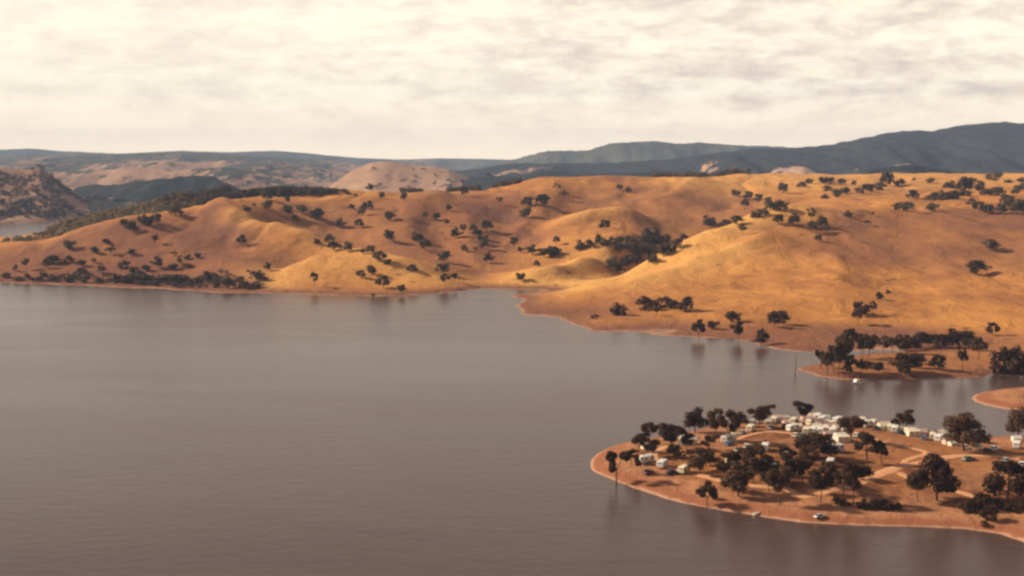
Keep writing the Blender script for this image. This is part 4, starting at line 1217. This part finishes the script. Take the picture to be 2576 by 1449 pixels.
camp('under the back shore trees', G1, [('B', 490, 395, 220, 'caravan', 'white', 55), ('B', 490, 505, 210, 'caravan', 'cream', 62), ('B', 280, 565, 160, 'car', 'pale', 60), ('B', 990, 450, 250, 'car', 'grey', 48), ('B', 1110, 235, 130, 'tent', 'pink', 0, 0.6),
                                        ('B', 1175, 255, 130, 'car', 'grey', 70), ('B', 1330, 230, 100, 'tent', 'cream', 10, 0.5)])
camp('left of the back row', G1, [('B', 1515, 330, 190, 'caravan', 'cream', 60), ('B', 1480, 495, 310, 'caravan', 'white', 35), ('B', 1350, 345, 120, 'tent', 'pink', 15, 0.55), ('B', 1270, 395, 100, 'car', 'red', 80), ('B', 1545, 635, 170, 'car', 'cream', 62), ('B', 1690, 640, 170, 'car', 'green', 55)])
camp('on the inner lawn', G1, [('B', 840, 965, 200, 'caravan', 'white', 72), ('B', 1320, 1005, 90, 'car', 'pale', 80), ('B', 840, 1345, 190, 'caravan', 'cream', 60), ('B', 1045, 1365, 130, 'car', 'green', 70), ('C', 870, 1335, 200, 'caravan', 'white', 68, 0.8)])
camp('in the front caravan row', G1, [('C', 300, 570, 160, 'caravan', 'cream', 70), ('C', 470, 555, 200, 'caravan', 'white', 62), ('C', 630, 575, 160, 'caravan', 'white', 72), ('C', 760, 535, 130, 'caravan', 'cream', 78), ('C', 940, 575, 170, 'caravan', 'white', 66),
                                      ('C', 1120, 735, 360, 'annexe', 'white', 8), ('C', 800, 745, 120, 'car', 'white', 66), ('C', 1000, 1000, 330, 'caravan', 'white', 12, 0.9), ('C', 1470, 630, 140, 'car', 'cream', 66), ('C', 820, 640, 110, 'tent', 'pink', 20, 0.6), ('C', 980, 650, 120, 'car', 'red', 70)])
camp('in the back row before the water', G1, [('C', 470, 215, 130, 'tent', 'cream', 15, 0.7), ('C', 290, 270, 140, 'tent', 'pink', 10, 0.7), ('C', 430, 360, 270, 'caravan', 'cream', 40), ('C', 690, 285, 210, 'caravan', 'white', 55), ('C', 620, 370, 160, 'tent', 'pink', 10, 0.75),
                                              ('C', 530, 290, 140, 'car', 'red', 60), ('C', 860, 450, 150, 'tent', 'pink', 30, 0.75), ('C', 1040, 310, 240, 'caravan', 'white', 48), ('C', 1060, 475, 160, 'tent', 'cream', 15, 0.7), ('C', 820, 300, 110, 'car', 'dark', 72)])
camp('right of the row tree', G1, [('C', 1620, 330, 120, 'caravan', 'cream', 78), ('C', 1710, 400, 250, 'caravan', 'white', 45), ('C', 1870, 385, 190, 'caravan', 'cream', 60), ('C', 2150, 465, 210, 'tent', 'cream', 10, 0.85), ('C', 2400, 530, 190, 'caravan', 'white', 66), ('C', 1960, 460, 150, 'car', 'dark', 66)])
camp('towards the lone big tree', G1, [('E', 590, 450, 290, 'annexe', 'cream', 6), ('E', 760, 470, 160, 'tent', 'pink', 12, 0.8), ('E', 800, 525, 110, 'car', 'blue', 66), ('E', 885, 460, 90, 'tent', 'cream', 0, 0.6), ('E', 1080, 560, 200, 'caravan', 'white', 55), ('E', 1170, 485, 160, 'tent', 'cream', 8, 0.8), ('E', 1250, 620, 120, 'tent', 'pink', 16, 0.65)])
camp('beyond the lone big tree', G1, [('E', 1770, 720, 180, 'caravan', 'cream', 60), ('E', 1930, 745, 140, 'car', 'dark', 50), ('E', 2070, 710, 150, 'car', 'white', 40), ('E', 1610, 905, 160, 'car', 'green', 25), ('E', 2270, 925, 120, 'car', 'pale', 60), ('E', 2485, 560, 100, 'tent', 'white', 0, 0.6),
                                      ('E', 2480, 680, 150, 'caravan', 'white', 60), ('E', 2560, 1005, 100, 'car', 'white', 70), ('E', 1550, 690, 90, 'car', 'pale', 75)])
camp('crowded between the two caravan rows', G1, [('C', 200, 345, 120, 'tent', 'pink', 5, 0.6), ('C', 350, 262, 110, 'car', 'pale', 60), ('C', 570, 225, 120, 'caravan', 'white', 66, 0.8), ('C', 760, 240, 110, 'tent', 'cream', 12, 0.6), ('C', 905, 262, 100, 'car', 'grey', 70), ('C', 940, 392, 160, 'caravan', 'cream', 58, 0.8),
                                        ('C', 705, 425, 110, 'car', 'white', 62), ('C', 560, 440, 120, 'tent', 'cream', 0, 0.6), ('C', 345, 475, 110, 'car', 'pale', 55), ('C', 1135, 430, 120, 'tent', 'pink', 25, 0.6), ('C', 1220, 585, 140, 'caravan', 'cream', 64, 0.8), ('C', 780, 350, 120, 'caravan', 'white', 70, 0.8)])
camp('squeezed along the right back row', G1, [('E', 160, 345, 90, 'car', 'grey', 60), ('E', 215, 380, 120, 'caravan', 'cream', 70, 0.8), ('E', 400, 430, 90, 'car', 'dark', 60), ('E', 470, 405, 110, 'tent', 'cream', 10, 0.6), ('E', 690, 415, 130, 'caravan', 'white', 62, 0.8), ('E', 965, 530, 120, 'caravan', 'cream', 70, 0.8),
                                          ('E', 1010, 480, 100, 'tent', 'pink', 5, 0.6), ('E', 1310, 575, 100, 'car', 'white', 50), ('E', 1340, 640, 100, 'tent', 'cream', 20, 0.55)])
camp('tucked between the back shore trees', G1, [('B', 640, 310, 150, 'caravan', 'white', 68, 0.8), ('B', 880, 335, 110, 'tent', 'cream', 10, 0.6), ('B', 1060, 305, 150, 'caravan', 'cream', 60, 0.8), ('B', 1225, 300, 110, 'tent', 'pink', 20, 0.6), ('B', 1420, 420, 110, 'car', 'white', 66), ('B', 1610, 440, 120, 'tent', 'cream', 0, 0.6)])
camp('on the front beach', G1, [(2, 175, 1196, 84, 'car', 'pale', 30, 0.66)])
for o in bpy.data.objects:
    if o.get('label', '').startswith('pale grey car, leftmost of one'):
        o['label'] = 'pale car parked alone on the front beach near the water'


# boats
def hull(L, W, Dp):
    V, Fc, n = [], [], 9
    for i in range(n):
        t_ = i / (n - 1)
        x = -L / 2 + L * t_
        wd = W / 2 * (1 - max(0, (t_ - 0.45) / 0.55) ** 2.2) * (0.9 + 0.1 * min(1, t_ * 3))
        zt = Dp * (0.62 + 0.25 * t_ ** 2)
        V += [(x, -wd, zt), (x, -wd * 0.75, -0.05), (x, 0, -Dp * 0.35 * (1 - t_ ** 3)), (x, wd * 0.75, -0.05), (x, wd, zt), (x, wd * 0.85, zt - 0.02), (x, wd * 0.6, 0.1), (x, -wd * 0.6, 0.1), (x, -wd * 0.85, zt - 0.02)]
    m = 9
    for i in range(n - 1):
        for k in range(m):
            Fc.append((i * m + k, i * m + (k + 1) % m, (i + 1) * m + (k + 1) % m, (i + 1) * m + k))
    Fc.append(tuple(range(m)))
    return V, Fc


b = root('motor_boat')
mesh_obj('hull', *hull(4.6, 1.9, 1.0), WHITE, b)
cb = mesh_obj('cabin', *profile_solid([(-0.9, 0.6), (1.1, 0.6), (0.55, 1.55), (-0.75, 1.6)], -0.72, 0.72, 0.06), WHITE, b)
mesh_obj('window', *box(0.0, -0.74, 1.2, 0.9, 0.03, 0.32), GLASS, cb)
mesh_obj('window', *box(0.0, 0.74, 1.2, 0.9, 0.03, 0.32), GLASS, cb)
mesh_obj('outboard_motor', *join(box(-2.42, 0, 0.75, 0.35, 0.3, 0.5), box(-2.45, 0, 0.2, 0.14, 0.12, 0.9)), TYRE, b)
x, y, _ = at_z(*px(3, 838, 800), 0)
b.location = (x, y, 0.05)
b.rotation_euler = (0, 0, math.radians(205))
b.scale = (0.95, 0.95, 0.95)
tag(b, 'small white cabin boat floating off the wooded spit', 'boat')
b = root('dinghy')
mesh_obj('hull', *hull(2.6, 1.2, 0.55), WHITE, b)
mesh_obj('seat', *box(-0.3, 0, 0.3, 0.28, 1.02, 0.04), CREAM, b)
mesh_obj('seat', *box(-0.95, 0, 0.3, 0.28, 0.98, 0.04), CREAM, b)
X, Y, Zg = POINT.hit(*px(1, 1815, 1366), *CY_)
b.scale = (0.75, 0.75, 0.75)
b.location = (X, Y, Zg + 0.12)
b.rotation_euler = (0, 0, math.radians(35))
tag(b, 'small white dinghy pulled up on the red beach', 'boat')

# ------------------------------------------------------------------ haze over the whole country
M_HAZE = bpy.data.materials.new('haze')
M_HAZE.use_nodes = True
t = NT(M_HAZE.node_tree)
vol = t.add('ShaderNodeVolumePrincipled', {'Color': (0.46, 0.60, 0.86), 'Density': 0.00008, 'Anisotropy': 0.0})
o_ = t.add('ShaderNodeOutputMaterial')
t.t.links.new(vol.outputs[0], o_.inputs['Volume'])
V, Fc = box(0, 4500, 130, 19000, 10200, 300)
hz = mesh_obj('haze', V, Fc, M_HAZE)
tag(hz, 'pale haze hanging over the lake and hills', None, None, 'stuff')
